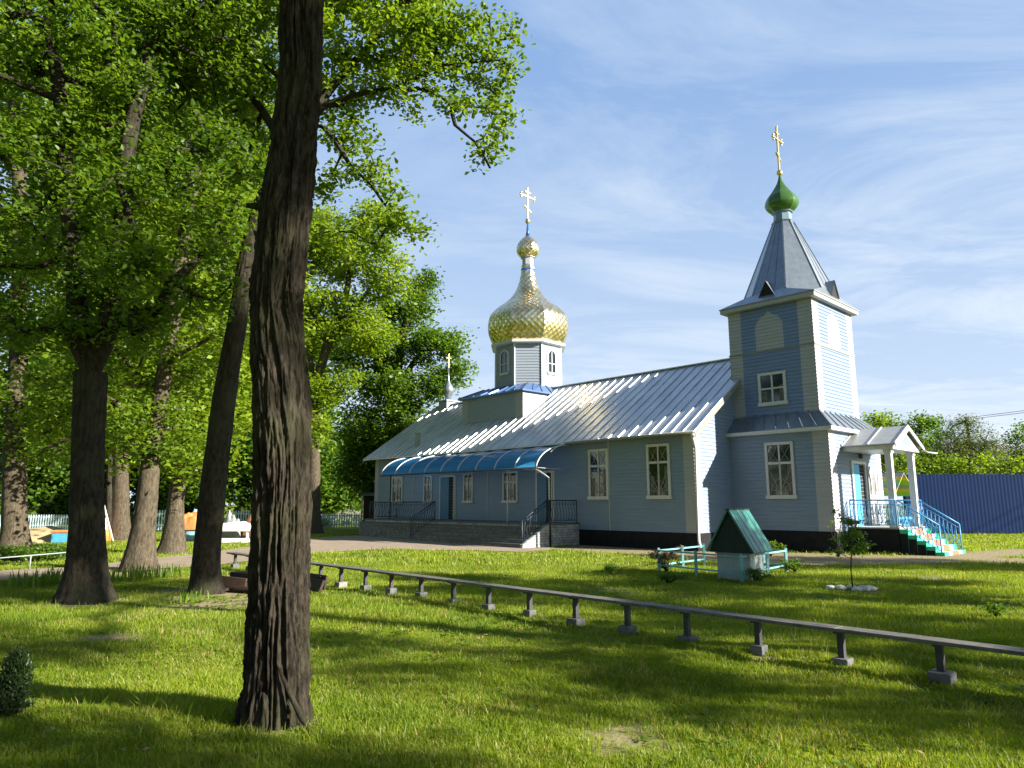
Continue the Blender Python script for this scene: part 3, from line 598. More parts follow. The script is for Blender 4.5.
def onion(prof, cx, cy, k, mat_, name, parent, rot, sub=6, uvs=None):
    """lathe with k flat gores; prof (r,z) smoothed by Catmull-Rom, uv for scales"""
    P = [np.array(p, float) for p in prof]; Q = []
    for i in range(len(P) - 1):
        p0, p1, p2, p3 = P[max(i-1, 0)], P[i], P[i+1], P[min(i+2, len(P)-1)]
        for s in range(sub):
            t = s / sub; Q.append(.5 * ((2*p1) + (-p0+p2)*t + (2*p0-5*p1+4*p2-p3)*t*t + (-p0+3*p1-3*p2+p3)*t**3))
    Q.append(P[-1]); Q = np.array(Q); Q[:, 0] = np.maximum(Q[:, 0], .002); n = len(Q); g = 6
    V, Fc, UV = [], [], []; arc = np.concatenate([[0], np.cumsum(np.hypot(*np.diff(Q, axis=0).T))])
    for i in range(n):
        r, z = Q[i]
        for j in range(k):
            a0 = rot + 2 * math.pi * j / k; a1 = rot + 2 * math.pi * (j + 1) / k; p0 = np.array([math.cos(a0), math.sin(a0)]); p1 = np.array([math.cos(a1), math.sin(a1)])
            for s in range(g + 1):
                q = p0 + (p1 - p0) * s / g; bul = 1 + .04 * math.sin(math.pi * s / g); V.append((cx + q[0] * r * bul, cy + q[1] * r * bul, z))
    row = k * (g + 1)
    for i in range(n - 1):
        for j in range(k):
            for s in range(g):
                a = i * row + j * (g + 1) + s; Fc.append((a, a + 1, a + 1 + row, a + row))
                sc = uvs or 5
                for (si, ii) in ((s, i), (s + 1, i), (s + 1, i + 1), (s, i + 1)): UV.append(((j * 3 + (si / g - .5) * Q[ii][0] * .77) * sc, arc[ii] * sc))
    o = np_mesh(name, V, np.array(Fc), [mat_], parent, smooth=False, uv=UV)
    return o
gd = onion([(.40, 13.28), (.58, 13.45), (.66, 13.66), (.59, 13.90), (.42, 14.13), (.25, 14.38), (.11, 14.64), (.03, 14.95)], cx, cy, 8, M['green_dome'], 'onion_dome', ch, R_(22.5))
mb = MB(); mb.lathe([(0.01, 14.88), (.09, 14.92), (.13, 15.02), (.09, 15.12), (.01, 15.16)], cx, cy, 14); mb.build('finial_ball', [M['goldplain']], gd)
cross(cx, cy, 15.1, 1.95, .34, .055, gd, M['goldplain'])
# --- base block, drum and great dome
BX, BY = 2.3, 16.85
mb = MB(); x0, x1, yy0, yy1 = -.32, 4.92, 14.6, 19.3
clap(mb, (A3(x0, 0, 0), Y_, -X_), 5.6, 7.2, lambda z: [(yy0, yy0 + .5, 1), (yy0 + .5, yy1 - .45, 0), (yy1 - .45, yy1, 1)])
clap(mb, (A3(0, yy0, 0), X_, -Y_), 5.6, 7.2, lambda z: [(x0, x1, 1)]); clap(mb, (A3(x1, 0, 0), Y_, X_), 5.6, 7.2, lambda z: [(yy0, yy1, 0)]); clap(mb, (A3(0, yy1, 0), X_, Y_), 5.6, 7.2, lambda z: [(x0, x1, 0)])
mb.build('dome_base_wall', [M['grey_side'], M['cream']], ch)
mb = MB(); e = .18; bz = 7.2
bq = [A3(x0 - e, yy0 - e, bz), A3(x1 + e, yy0 - e, bz), A3(x1 + e, yy1 + e, bz), A3(x0 - e, yy1 + e, bz)]; tq = [A3(BX - 1.7, BY - 1.7, 7.72), A3(BX + 1.7, BY - 1.7, 7.72), A3(BX + 1.7, BY + 1.7, 7.72), A3(BX - 1.7, BY + 1.7, 7.72)]
mb.box(x0 - e, x1 + e, yy0 - e, yy1 + e, bz - .07, bz - .002)
for i in range(4):
    j = (i + 1) % 4; mb.add([bq[i], bq[j], tq[j], tq[i]], [(0, 1, 2, 3)])
    for k in range(0, 9):
        f = k / 8; mb.bar(bq[i] + (bq[j] - bq[i]) * f + A3(0, 0, .02), tq[i] + (tq[j] - tq[i]) * f + A3(0, 0, .02), .03, .05)
mb.build('dome_base_roof', [M['blue_roof']], ch)
AP = 1.74; 
mb = MB(); wins = []
for i in range(8):
    q = R_(45 * i); n = A3(math.cos(q), math.sin(q), 0); u = A3(-math.sin(q), math.cos(q), 0); o = A3(BX, BY, 0) + n * AP; hw = AP * math.tan(R_(22.5))
    clap(mb, (o, u, n), 7.3, 9.95, (lambda hw_: (lambda z: [(-hw_, hw_, 0)]))(hw), pitch=.15)
    for s in (-1, 1): mb.fbox((o, u, n), s * hw - .05, s * hw + .05, 0, .035, 7.3, 9.95, 1)
    if i % 2 == 0: wins.append((o, u, n))
drum = mb.build('drum', [M['grey_side'], M['white']], ch)
for fr in wins:
    mb = MB(); o, u, n = fr; hw, zb_, zs = .26, 8.45, 9.35
    arc = [(hw * math.cos(math.pi * k / 12), zs + hw * math.sin(math.pi * k / 12)) for k in range(13)]; outl = [(hw, zb_)] + arc + [(-hw, zb_)]
    oo = [((hw + .09) * (1 if a > 0 else -1) if zq <= zs else a * (hw + .09) / hw, zq if zq <= zs else zs + (zq - zs) * (hw + .09) / hw) for a, zq in outl]
    oo[0] = (hw + .09, zb_ - .1); oo[-1] = (-hw - .09, zb_ - .1)
    P = lambda a, d, zq: o + u * a + n * d + A3(0, 0, zq)
    for k in range(len(outl) - 1):
        a, b_ = outl[k], outl[k+1]; c, d = oo[k], oo[k+1]; mb.add([P(a[0], .06, a[1]), P(b_[0], .06, b_[1]), P(d[0], .06, d[1]), P(c[0], .06, c[1])], [(0, 1, 2, 3)]); mb.add([P(d[0], .06, d[1]), P(c[0], .06, c[1]), P(c[0], 0, c[1]), P(d[0], 0, d[1])], [(0, 1, 2, 3)])
    mb.fbox(fr, -hw - .09, hw + .09, 0, .08, zb_ - .12, zb_); mb.fbox(fr, -hw, hw, .03, .055, 8.9, 8.94); mb.fbox(fr, -.02, .02, .03, .055, zb_, zs + .2)
    w_ = mb.build('arched_window', [M['white']], ch); mb = MB(); mb.poly([P(a, .028, zq) for a, zq in outl]); mb.build('pane', [M['glass']], w_)
mb = MB(); mb.lathe([(1.85, 9.92), (2.15, 9.98), (2.15, 10.10), (2.0, 10.16)], BX, BY, 8, smooth=False, rot=R_(22.5)); mb.build('drum_cornice', [M['white']], ch)
k8 = 1 / math.cos(R_(22.5))
pr = [(1.92, 10.14), (2.08, 10.5), (2.20, 10.9), (2.22, 11.30), (2.10, 11.75), (1.70, 12.2), (1.14, 12.65), (.78, 13.1), (.56, 13.6), (.43, 14.1), (.38, 14.45), (.36, 14.8)]
gdm = onion([(r * 1.04, z) for r, z in pr], BX, BY, 8, M['gold'], 'gold_dome', ch, R_(22.5), sub=6, uvs=4.2)
mb = MB(); mb.lathe([(.40, 14.47), (.42, 14.52), (.40, 14.58)], BX, BY, 8, smooth=False, rot=R_(22.5)); mb.build('blue_ring', [M['blueneck']], gdm)
mb = MB(); mb.lathe([(.33, 14.56), (.33, 15.2), (.42, 15.25), (.42, 15.31)], BX, BY, 8, smooth=False, rot=R_(22.5)); mb.build('lantern', [M['cream']], gdm)
gs = onion([(.42, 15.29), (.62, 15.5), (.665, 15.75), (.58, 16.05), (.36, 16.33), (.14, 16.55), (.06, 16.65)], BX, BY, 8, M['gold'], 'small_gold_dome', ch, R_(22.5), uvs=6)
mb = MB(); mb.lathe([(.13, 16.55), (.08, 16.8), (.04, 17.45)], BX, BY, 10); mb.build('blue_spike', [M['blueneck']], gs)
mb = MB(); mb.lathe([(0.01, 17.27), (.11, 17.33), (.15, 17.45), (.11, 17.57), (.01, 17.63)], BX, BY, 14); mb.build('finial_ball', [M['goldplain']], gs)
cross(BX, BY, 17.55, 1.9, .52, .06, gs, M['goldplain'])
# --- small cupola on the far ridge end
mb = MB(); mb.box(XC - .42, XC + .42, 23.5, 24.3, 7.1, 7.8); mb.box(XC - .5, XC + .5, 23.42, 24.38, 7.8, 7.88); mb.build('cupola_base', [M['grey_side']], ch)
mb = MB(); mb.lathe([(.20, 7.85), (.17, 8.2), (.22, 8.25), (.34, 8.42), (.36, 8.6), (.26, 8.82), (.11, 9.05), (.05, 9.3), (.03, 9.95)], XC, 23.9, 12); cu = mb.build('cupola_bulb', [M['spire']], ch)
cross(XC, 23.9, 9.9, .95, .17, .03, cu, M['goldplain'])
# --- entrance portico
PZ = .83; PX0, PX1, PY = 1.1, 3.75, -1.5
mb = MB(); mb.box(PX0, PX1, PY - .1, -.063, -.2, PZ - .05); mb.build('landing_base', [M['plinth']], ch)
mb = MB(); mb.box(PX0 - .02, PX1 + .02, PY - .12, -.02, PZ - .049, PZ); mb.build('landing_floor', [M['brick']], ch)
nst = 5; rise = PZ / nst; tr = .25
for i in range(nst):
    zt_ = PZ - rise * (i + .0) - .0; ya = PY - .12 - tr * i; zt_ = PZ - rise * i - .02 if i else PZ - .004
    mb = MB(); zt2 = PZ - rise * (i + .35); yb = ya - tr
    SX1 = 3.35; bands = [(PX0, PX0 + .42, 0), (PX0 + .42, PX0 + .8, 2), (PX0 + .8, SX1 - .75, 1), (SX1 - .75, SX1 - .38, 2), (SX1 - .38, SX1, 0)]
    for a, b_, mm in bands: mb.box(a, b_, yb, ya - .001, -.05, zt2 - .003 * i, mm)
    mb.build('entrance_step', [M['tread_green'], M['tread_red'], M['tread_aqua']], ch)
    if i < nst:
        mb = MB(); mb.box(PX0 - .022, PX0 - .002, yb + .02, ya - .002, -.05, zt2 - .13); mb.build('step_side', [M['plinth']], ch)
for xx in (PX0 + .22, PX1 - .28):
    mb = MB(); mb.box(xx - .1, xx + .1, PY - .02, PY + .18, PZ, 3.42); mb.box(xx - .13, xx + .13, PY - .05, PY + .21, PZ, PZ + .12); mb.box(xx - .13, xx + .13, PY - .05, PY + .21, 3.3, 3.42); mb.build('column', [M['white']], ch, bevel=.01)
gx0, gx1, gxc, gy = .95, 3.85, 2.4, -1.78
mb = MB(); mb.box(gx0 + .12, gx1 - .12, gy + .12, -.01, 3.42, 3.56); mb.build('portico_beam', [M['white']], ch)
mb = MB()
for a in (gx0, gx1):
    mb.prism([A3(a, gy, 3.56), A3(a, -.02, 3.56), A3(gxc, -.02, 4.25), A3(gxc, gy, 4.25)], (0, 0, .035))
    for k in range(3):
        f = k / 2; y_ = gy + .02 + (-.06 - gy) * f; mb.bar((a, y_, 3.61), (gxc, y_, 4.30), .03, .045)
mb.build('portico_roof', [mat('light sheet roof', (.42, .43, .42), .45, metal=.4)], ch)
mb = MB()
for a in (gx0, gx1): mb.prism([A3(a, gy - .02, 3.46), A3(a, gy - .02, 3.57), A3(gxc, gy - .02, 4.27), A3(gxc, gy - .02, 4.13)], (0, .03, 0))
mb.prism([A3(gx0 + .3, gy + .12, 3.56), A3(gx1 - .3, gy + .12, 3.56), A3(gxc, gy + .12, 4.1)], (0, .03, 0)); mb.build('portico_gable', [M['white']], ch)
mb = MB(); mb.poly([A3(gxc - .5, gy + .115, 3.62), A3(gxc + .5, gy + .115, 3.62), A3(gxc, gy + .115, 3.98)]); mb.build('gable_panel', [M['blue_up']], ch)
mb = MB(); mb.tube([(gx1 - .1, gy, 3.5), (gx1 + .05, gy - .1, 3.42), (gx1 + .2, gy - .35, 3.38)], .03, 8); mb.build('rain_spout', [M['white']], ch)
# front door: bright blue leaf, dark panel standing in for the unlit gap, cream grille door swung open
mb = MB(); mb.fbox(frt, 1.66, 1.78, 0, .07, PZ, 3.02); mb.fbox(frt, 2.86, 2.98, 0, .07, PZ, 3.02); mb.fbox(frt, 1.66, 2.98, 0, .072, 3.02, 3.12); fd = mb.build('front_doorway', [M['white']], ch)
mb = MB(); mb.fbox(frt, 1.78, 2.86, 0, .02, PZ, 3.02); mb.build('dark_panel', [M['dark']], fd)
mb = MB(); mb.fbox(frt, 1.80, 2.32, .022, .06, PZ + .02, 3.0); mb.build('door_leaf', [M['door_blue']], fd)
mb = MB(); mb.fbox(frt, 2.99, 4.0, .075, .11, PZ + .02, 2.95)
for (a, b_, c, d) in ((3.08, 3.48, 1.0, 1.75), (3.52, 3.92, 1.0, 1.75), (3.08, 3.48, 1.85, 2.8), (3.52, 3.92, 1.85, 2.8)):
    for k in range(3): 
        aa, bb, c2, d2 = a + .06 * k, b_ - .06 * k, c + .12 * k, d - .12 * k; P = lambda t, z: A3(t, -.118, z)
        mb.tube([P(aa, c2), P(bb, c2), P(bb, d2), P(aa, d2), P(aa, c2)], .01, 5)
mb.build('grille_door', [M['cream']], fd)
mb = MB(); mb.lathe([(.02, 3.2), (.07, 3.23), (.08, 3.34), (.03, 3.40)], 2.3, -.16, 12); mb.bar((2.3, -.16, 3.38), (2.3, -.01, 3.42), .03); mb.build('wall_lamp', [M['lamp']], ch)
def railing(a, b, h, bars, m, name='railing', curl=False, bal=.016):
    a, b = A3(*a), A3(*b); mb = MB(); up = A3(0, 0, h)
    mb.tube([a + up, b + up], .024, 8); mb.tube([a + A3(0, 0, .1), b + A3(0, 0, .1)], .014, 6); mb.tube([a + up - A3(0, 0, .14), b + up - A3(0, 0, .14)], .012, 6)
    for p in (a, b): mb.tube([p, p + up], .022, 8)
    d = (b - a); n = np.cross(d / np.linalg.norm(d), [0, 0, 1.0])
    for k in range(1, bars):
        p = a + d * k / bars
        if curl:
            c = d / bars * .42; mb.tube([p + A3(0, 0, .1), p + c + A3(0, 0, .1 + (h-.24) * .25), p - c + A3(0, 0, .1 + (h-.24) * .6), p + A3(0, 0, h - .14)], bal * .7, 5)
            mb.tube([p + A3(0, 0, .1), p + A3(0, 0, h - .14)], bal * .6, 5)
        else:
            mb.tube([p + A3(0, 0, .1), p + n * .07 + A3(0, 0, h * .4), p - n * .02 + A3(0, 0, h * .75), p + A3(0, 0, h)], bal * .75, 5)
    return mb.build(name, [m], ch)
zs_ = rise * .2
railing((PX0 + .04, -.1, PZ), (PX0 + .04, PY - .05, PZ), .90, 12, M['rail_blue'], curl=True)
railing((PX1 - .04, -.1, PZ), (PX1 - .04, PY - .05, PZ), .90, 12, M['rail_blue'], curl=True)
railing((PX0 + .04, PY - .1, PZ), (PX0 + .04, PY - .1 - tr * 4.7, zs_), .90, 10, M['rail_blue'], curl=True)
railing((3.31, PY - .1, PZ), (3.31, PY - .1 - tr * 4.7, zs_), .90, 10, M['rail_blue'], curl=True)
# --- side terrace, steps, doors, railings
TX, TZ = -4.3, .86
mb = MB(); mb.box(TX, XN - .052, 9.08, 22.3, -.2, TZ - .05); mb.build('terrace', [M['brick']], ch)
mb = MB(); mb.box(TX - .03, XN - .052, 9.05, 22.33, TZ - .049, TZ); mb.build('terrace_floor', [M['concrete']], ch)
ns = 5
for i in range(ns):
    z1_ = TZ - (i + 1) * TZ / (ns + 1); xa = TX - .03 - .29 * i
    mb = MB(); ye = (22.3, 20.6, 18.6, 16.4, 13.4)[i]; mb.box(xa - .29, xa - .001, 9.12 + .004 * i, ye, -.1, z1_ - .05, 0); mb.box(xa - .31, xa - .002, 9.10 + .004 * i, ye + .02, z1_ - .049, z1_, 1)
    mb.build('terrace_step', [M['step_brick'], M['concrete']], ch)
mb = MB(); mb.prism([A3(TX - .01, 9.08, 0), A3(TX - .01, 9.08, TZ + .02), A3(TX - 1.52, 9.08, .12), A3(TX - 1.52, 9.08, 0)], (0, -.12, 0)); mb.build('step_cheek', [M['brick']], ch)
def sidedoor(y0_, y1_, z1_, m):
    mb = MB(); mb.fbox(fl, y0_ - .07, y0_, 0, .06, TZ, z1_); mb.fbox(fl, y1_, y1_ + .07, 0, .06, TZ, z1_); mb.fbox(fl, y0_ - .07, y1_ + .07, 0, .062, z1_, z1_ + .08); f = mb.build('side_doorway', [M['white']], ch)
    mb = MB(); mb.fbox(fl, y0_, y1_, 0, .02, TZ, z1_); mb.build('dark_panel', [M['dark']], f)
    mb = MB(); mb.fbox(fl, y0_ + (y1_ - y0_) * .40, y1_, .021, .05, TZ, z1_); mb.build('door_leaf', [m], f)
    mb = MB(); mb.fbox(fl, y0_ + .02, y0_ + .06, .02, .10, TZ, z1_); mb.build('door_edge', [M['white']], f)
sidedoor(17.08, 18.22, 2.92, M['door_dk']); sidedoor(10.5, 11.45, 2.92, M['door_dk'])
railing((TX + .05, 9.15, TZ), (XN - .1, 9.15, TZ), .88, 10, M['iron'])
railing((TX + .05, 16.4, TZ), (TX + .05, 21.9, TZ), .84, 34, M['iron'])
railing((TX + .05, 21.95, TZ), (XN - .1, 21.95, TZ), .84, 9, M['iron'])
railing((TX + .02, 9.22, TZ), (TX - 1.3, 9.22, .12), .86, 9, M['iron'])
railing((TX + .02, 16.35, TZ), (TX - 1.3, 16.35, .12), .86, 9, M['iron'])
# --- arched awning
ay0, ay1 = 9.55, 20.6; AX0, AZ0, AX1, AZ1 = XN - .06, 3.98, -4.5, 3.03
def arcp(s, y, off=0):
    q = s * math.pi / 2 * .92; x = AX0 + (AX1 - AX0) * math.sin(q) / math.sin(math.pi / 2 * .92); z = AZ1 + (AZ0 - AZ1) * (math.cos(q) - math.cos(math.pi / 2 * .92)) / (1 - math.cos(math.pi / 2 * .92)); return A3(x, y, z + off)
mb = MB(); K = 14; npn = 9
for i in range(K):
    mb.add([arcp(i / K, ay0), arcp((i+1) / K, ay0), arcp((i+1) / K, ay1), arcp(i / K, ay1)], [(0, 1, 2, 3)], 0, True)
aw = mb.build('awning', [M['poly']], ch)
for k in range(npn + 1):
    y = ay0 + (ay1 - ay0) * k / npn; mb = MB(); mb.tube([arcp(i / K, y, .015) for i in range(K + 1)], .026, 6); mb.tube([arcp(1, y, -.01), A3(AX0, y, AZ1 - .05)], .014, 6); mb.build('rib', [M['white']], aw)
mb = MB(); mb.tube([arcp(1, ay0 - .05, -.02), arcp(1, ay1 + .05, -.02)], .04, 8); mb.build('edge_gutter', [M['iron']], aw)
for y in (11.55, 20.2): mb = MB(); mb.tube([(TX + .12, y, TZ), (TX + .12, y, 3.02)], .03, 8); mb.build('awning_post', [M['white'] if y < 15 else M['black']], ch)
mb = MB(); mb.tube([(-4.5, 9.75, 3.0), (-4.42, 9.45, 2.86), (-4.38, 9.2, 2.72), (-4.36, 9.0, 2.6), (-4.36, 8.98, 1.75)], .04, 10, m=0); mb.tube([(-4.36, 8.98, 1.75), (-4.36, 8.96, 0.0)], .052, 10, m=1); mb.build('rain_pipe', [M['cream'], M['black']], ch)
mb = MB(); mb.tube([(XN - .02, 9.5, 3.98), (-3.0, 9.5, 4.02), (-3.4, 9.5, 3.86), (-3.75, 9.48, 3.66)], .018, 6); mb.build('awning_brace', [M['white']], ch)

#@@TREES
# ------------------------------------------------------------------ trees
def catmull(P, sub):
    P = np.asarray(P, float); out = []
    for i in range(len(P) - 1):
        p0, p1, p2, p3 = P[max(i-1, 0)], P[i], P[i+1], P[min(i+2, len(P)-1)]
        for s in range(sub):
            t = s / sub; out.append(.5 * ((2*p1) + (-p0+p2)*t + (2*p0-5*p1+4*p2-p3)*t*t + (-p0+3*p1-3*p2+p3)*t**3))
    out.append(P[-1]); return np.array(out)
def pxtrunk(rows, Y0, Y1=None):
    """rows (px, py, width px) measured on a trunk standing at distance Y"""
    o = []; n = len(rows)
    for i, (x, y, w) in enumerate(rows):
        Y = Y0 if Y1 is None else Y0 + (Y1 - Y0) * i / (n - 1)
        p = at(x, y, Y); fw = p[1] * CP + (p[2] - 1.6) * SP; o.append((p[0], p[1], max(p[2], 0) if i == 0 else p[2], w / 2 / F_ * fw * math.cos(math.atan((x - 512) / F_)) * .98))
    o[0] = (o[0][0], o[0][1], 0.0, o[0][3]); return o
def trunk_mesh(name, pts, mt, parent, K=40, step=.10, ridge=.06, kr=2.2, flare=.35, fh=.45, seed=1, zf=1.0, twist=0.0, crack=0.0):
    P = np.asarray(pts, float); L = np.linalg.norm(np.diff(P[:, :3], axis=0), axis=1).sum(); sub = max(2, int(L / step / (len(P) - 1)))
    Q = catmull(P, sub); n = len(Q); th = np.linspace(0, 2 * np.pi, K, endpoint=False)
    z = Q[:, 2][:, None]; T = th[None, :] + twist * z
    C = np.stack([np.cos(T) * kr, np.sin(T) * kr, np.broadcast_to(z * zf, T.shape)], -1)
    w = (vnoise(C * .9 + 7, seed + 3) - .5) * 1.5; C2 = C.copy(); C2[..., 0] += w; C2[..., 1] += w
    rd = 1 - np.abs(2 * vnoise(C2 * np.array([1.6, 1.6, .7]), seed) - 1); rd2 = 1 - np.abs(2 * vnoise(C2 * np.array([3.4, 3.4, 1.8]), seed + 9) - 1)
    big = fbm(np.stack([np.cos(th)[None, :] * 1.1 + 0 * z, np.sin(th)[None, :] * 1.1 + 0 * z, z * .6 + 0 * T], -1), 2, seed + 5) - .4
    zz_ = z - Q[0, 2]
    lob = .55 + .6 * vnoise(np.stack([np.cos(th) * 1.3, np.sin(th) * 1.3, th * 0], -1), seed + 21)[None, :]
    r = Q[:, 3][:, None] * (1 + .16 * big + flare * np.exp(-zz_ / fh) * lob) + (rd - .5) * ridge + (rd2 - .5) * ridge * .45
    if crack: r = r + (np.abs(2 * fbm(np.stack([C[..., 0] * 2.1, C[..., 1] * 2.1, z * 11 + w * 3], -1), 3, seed + 31) - 1) - .3) * crack * 1.6
    X = Q[:, 0][:, None] + np.cos(th)[None, :] * r; Y = Q[:, 1][:, None] + np.sin(th)[None, :] * r
    V = np.stack([X, Y, np.broadcast_to(z, X.shape)], -1); V[0, :, 2] -= .15
    V = V.reshape(-1, 3); idx = np.arange(n * K).reshape(n, K); nx = np.roll(idx, -1, 1)
    Fc = np.stack([idx[:-1].ravel(), nx[:-1].ravel(), nx[1:].ravel(), idx[1:].ravel()], 1)
    return np_mesh(name, V, Fc, [mt], parent, smooth=True)
def frusta(A, B, ra, rb, k=6):
    A, B = np.asarray(A), np.asarray(B); d = B - A; d = d / (np.linalg.norm(d, axis=1)[:, None] + 1e-9)
    h = np.where(np.abs(d[:, 2:3]) > .9, np.array([[1.0, 0, 0]]), np.array([[0, 0, 1.0]])); u = np.cross(d, h); u /= np.linalg.norm(u, axis=1)[:, None] + 1e-9; v = np.cross(d, u)
    th = np.linspace(0, 2 * np.pi, k, endpoint=False); ring = u[:, None, :] * np.cos(th)[None, :, None] + v[:, None, :] * np.sin(th)[None, :, None]
    V = np.concatenate([A[:, None, :] + ring * ra[:, None, None], B[:, None, :] + ring * rb[:, None, None]], 1).reshape(-1, 3)
    base = (np.arange(len(A)) * 2 * k)[:, None]; j = np.arange(k)[None, :]; j2 = (j + 1) % k
    Fc = np.stack([(base + j).ravel(), (base + j2).ravel(), (base + k + j2).ravel(), (base + k + j).ravel()], 1)
    return V, Fc
def leaves_mesh(name, C, sig, per, size, mt, parent, seed=0, droop=0.0, aspect=.62, lobed=False):
    g = np.random.default_rng(seed); n = len(C) * per
    sg = np.repeat(np.asarray(sig, float).reshape(-1), per) if np.ndim(sig) else np.full(n, sig)
    off = g.normal(size=(n, 3)) * sg[:, None] * np.array([1, 1, .62]); P = np.repeat(C, per, 0) + off
    a = g.uniform(0, 2 * np.pi, n); el = g.normal(-.15 - droop, .45, n); d = np.stack([np.cos(a) * np.cos(el), np.sin(a) * np.cos(el), np.sin(el)], 1)
    up = g.normal(size=(n, 3)) * .55 + np.array([0, 0, 1.0]); s = np.cross(d, up); s /= np.linalg.norm(s, axis=1)[:, None] + 1e-9; nn = np.cross(s, d)
    L = size * g.uniform(.65, 1.25, n)[:, None]; w = L * aspect * .5
    if lobed:
        pts = [P, P + d * L * .25 + s * w * .55 + nn * w * .2, P + d * L * .72 + s * w + nn * w * .35, P + d * L, P + d * L * .72 - s * w + nn * w * .35, P + d * L * .25 - s * w * .55 + nn * w * .2]
        V = np.stack(pts, 1).reshape(-1, 3); b = np.arange(n)[:, None] * 6
        Fc = np.concatenate([b + np.array([[0, 1, 2, 3]]), b + np.array([[0, 3, 4, 5]])], 0)
    else:
        V = np.stack([P, P + d * L * .5 + s * w + nn * w * .3, P + d * L, P + d * L * .5 - s * w + nn * w * .3], 1).reshape(-1, 3); Fc = np.arange(n * 4).reshape(-1, 4)
    return np_mesh(name, V, Fc, [mt], parent)
def blob_clusters(blobs, dens, seed):
    g = np.random.default_rng(seed); out = []
    for (c, rad) in blobs:
        rad = np.asarray(rad, float) * np.ones(3); n = max(3, int(dens * float(np.mean(rad)) ** 2))
        v = g.normal(size=(n, 3)); v /= np.linalg.norm(v, axis=1)[:, None]; rr = g.uniform(.25, 1, n)[:, None] ** .45
        out.append(np.asarray(c) + v * rr * rad)
    return np.concatenate(out)
def branches(nodes, rad0, C, mt, parent, name='branches', seed=0, seg=.6, rmin=.012, rpow=.5, rk=.016, k=6):
    """join every leaf clump to the nearest wood, lower and thicker first"""
    g = np.random.default_rng(seed); N_ = [np.array(p, float) for p in nodes]; par = [-1] * len(N_); base = len(N_)
    root = np.array(nodes[0]); order = np.argsort(np.min(np.linalg.norm(C[:, None, :] - np.array(nodes)[None], axis=2), axis=1))
    cnt = [0.0] * base
    for ci in order:
        c = C[ci]; A = np.array(N_); dv = c - A; dist = np.linalg.norm(dv, axis=1); cost = dist + np.maximum(0, -dv[:, 2] - .3) * 1.2 + np.maximum(0, .25 - dist) * 0
        j = int(np.argmin(cost)); p = A[j]; m = max(1, int(dist[j] / seg)); prev = j
        for s in range(1, m + 1):
            t = s / m; q = p + (c - p) * t; q = q + (g.normal(size=3) * seg * .16 if s < m else 0); q = q + np.array([0, 0, math.sin(math.pi * t) * dist[j] * .07])
            N_.append(q); par.append(prev); cnt.append(0.0); prev = len(N_) - 1
        i = prev
        while i >= base: cnt[i] += 1; i = par[i]
    idx = [i for i in range(base, len(N_))]
    A = np.array([N_[par[i]] for i in idx]); B = np.array([N_[i] for i in idx]); rb = np.array([max(rmin, rk * cnt[i] ** rpow) for i in idx])
    ra = np.array([max(rmin, rk * cnt[par[i]] ** rpow) if par[i] >= base else max(rmin, rk * (cnt[i] + 1) ** rpow) * 1.25 for i in idx]); ra = np.minimum(ra, rb * 1.5)
    V, Fc = frusta(A, B, ra, rb, k); return np_mesh(name, V, Fc, [mt], parent, smooth=True)
def limb(pts, mt, parent, name='limb', seed=0, K=12): return trunk_mesh(name, pts, mt, parent, K=K, step=.25, ridge=.012, kr=1.2, flare=0, seed=seed)
def tree(name, label, cat, trunk, limbs, blobs, leaf, bark, dens=22, per=130, size=.11, sig=.30, seed=1, group=None, seg=.6, K=28, step=.12, ridge=.03, droop=0, aspect=.62, lobed=False, tk={}, rk=.016, rmin=.012):
    t0 = np.array(trunk[0][:3]); r = empty(name, t0, 0, label, cat, group); tr = [(p[0] - t0[0], p[1] - t0[1], p[2] - t0[2], p[3]) for p in trunk]
    kw = dict(K=K, step=step, ridge=ridge, seed=seed); kw.update(tk); trunk_mesh('trunk', tr, bark, r, **kw)
    nodes = list(catmull(np.array(tr), 4)[2:, :3])
    for i, l in enumerate(limbs):
        ll = [(p[0] - t0[0], p[1] - t0[1], p[2] - t0[2], p[3]) for p in l]; limb(ll, bark, r, seed=seed + i); nodes += list(catmull(np.array(ll), 4)[1:, :3])
    if blobs:
        C = blob_clusters([(np.asarray(c) - t0, rad) for c, rad in blobs], dens, seed)
        zmin = min(n[2] for n in nodes)
        branches(nodes, .1, C, bark, r, seed=seed, seg=seg, rk=rk, rmin=rmin)
        leaves_mesh('crown', C, sig, per, size, leaf, r, seed, droop, aspect, lobed)
    return r
def B_(L): return [(at(x, y, Y), rad) for x, y, Y, rad in L]

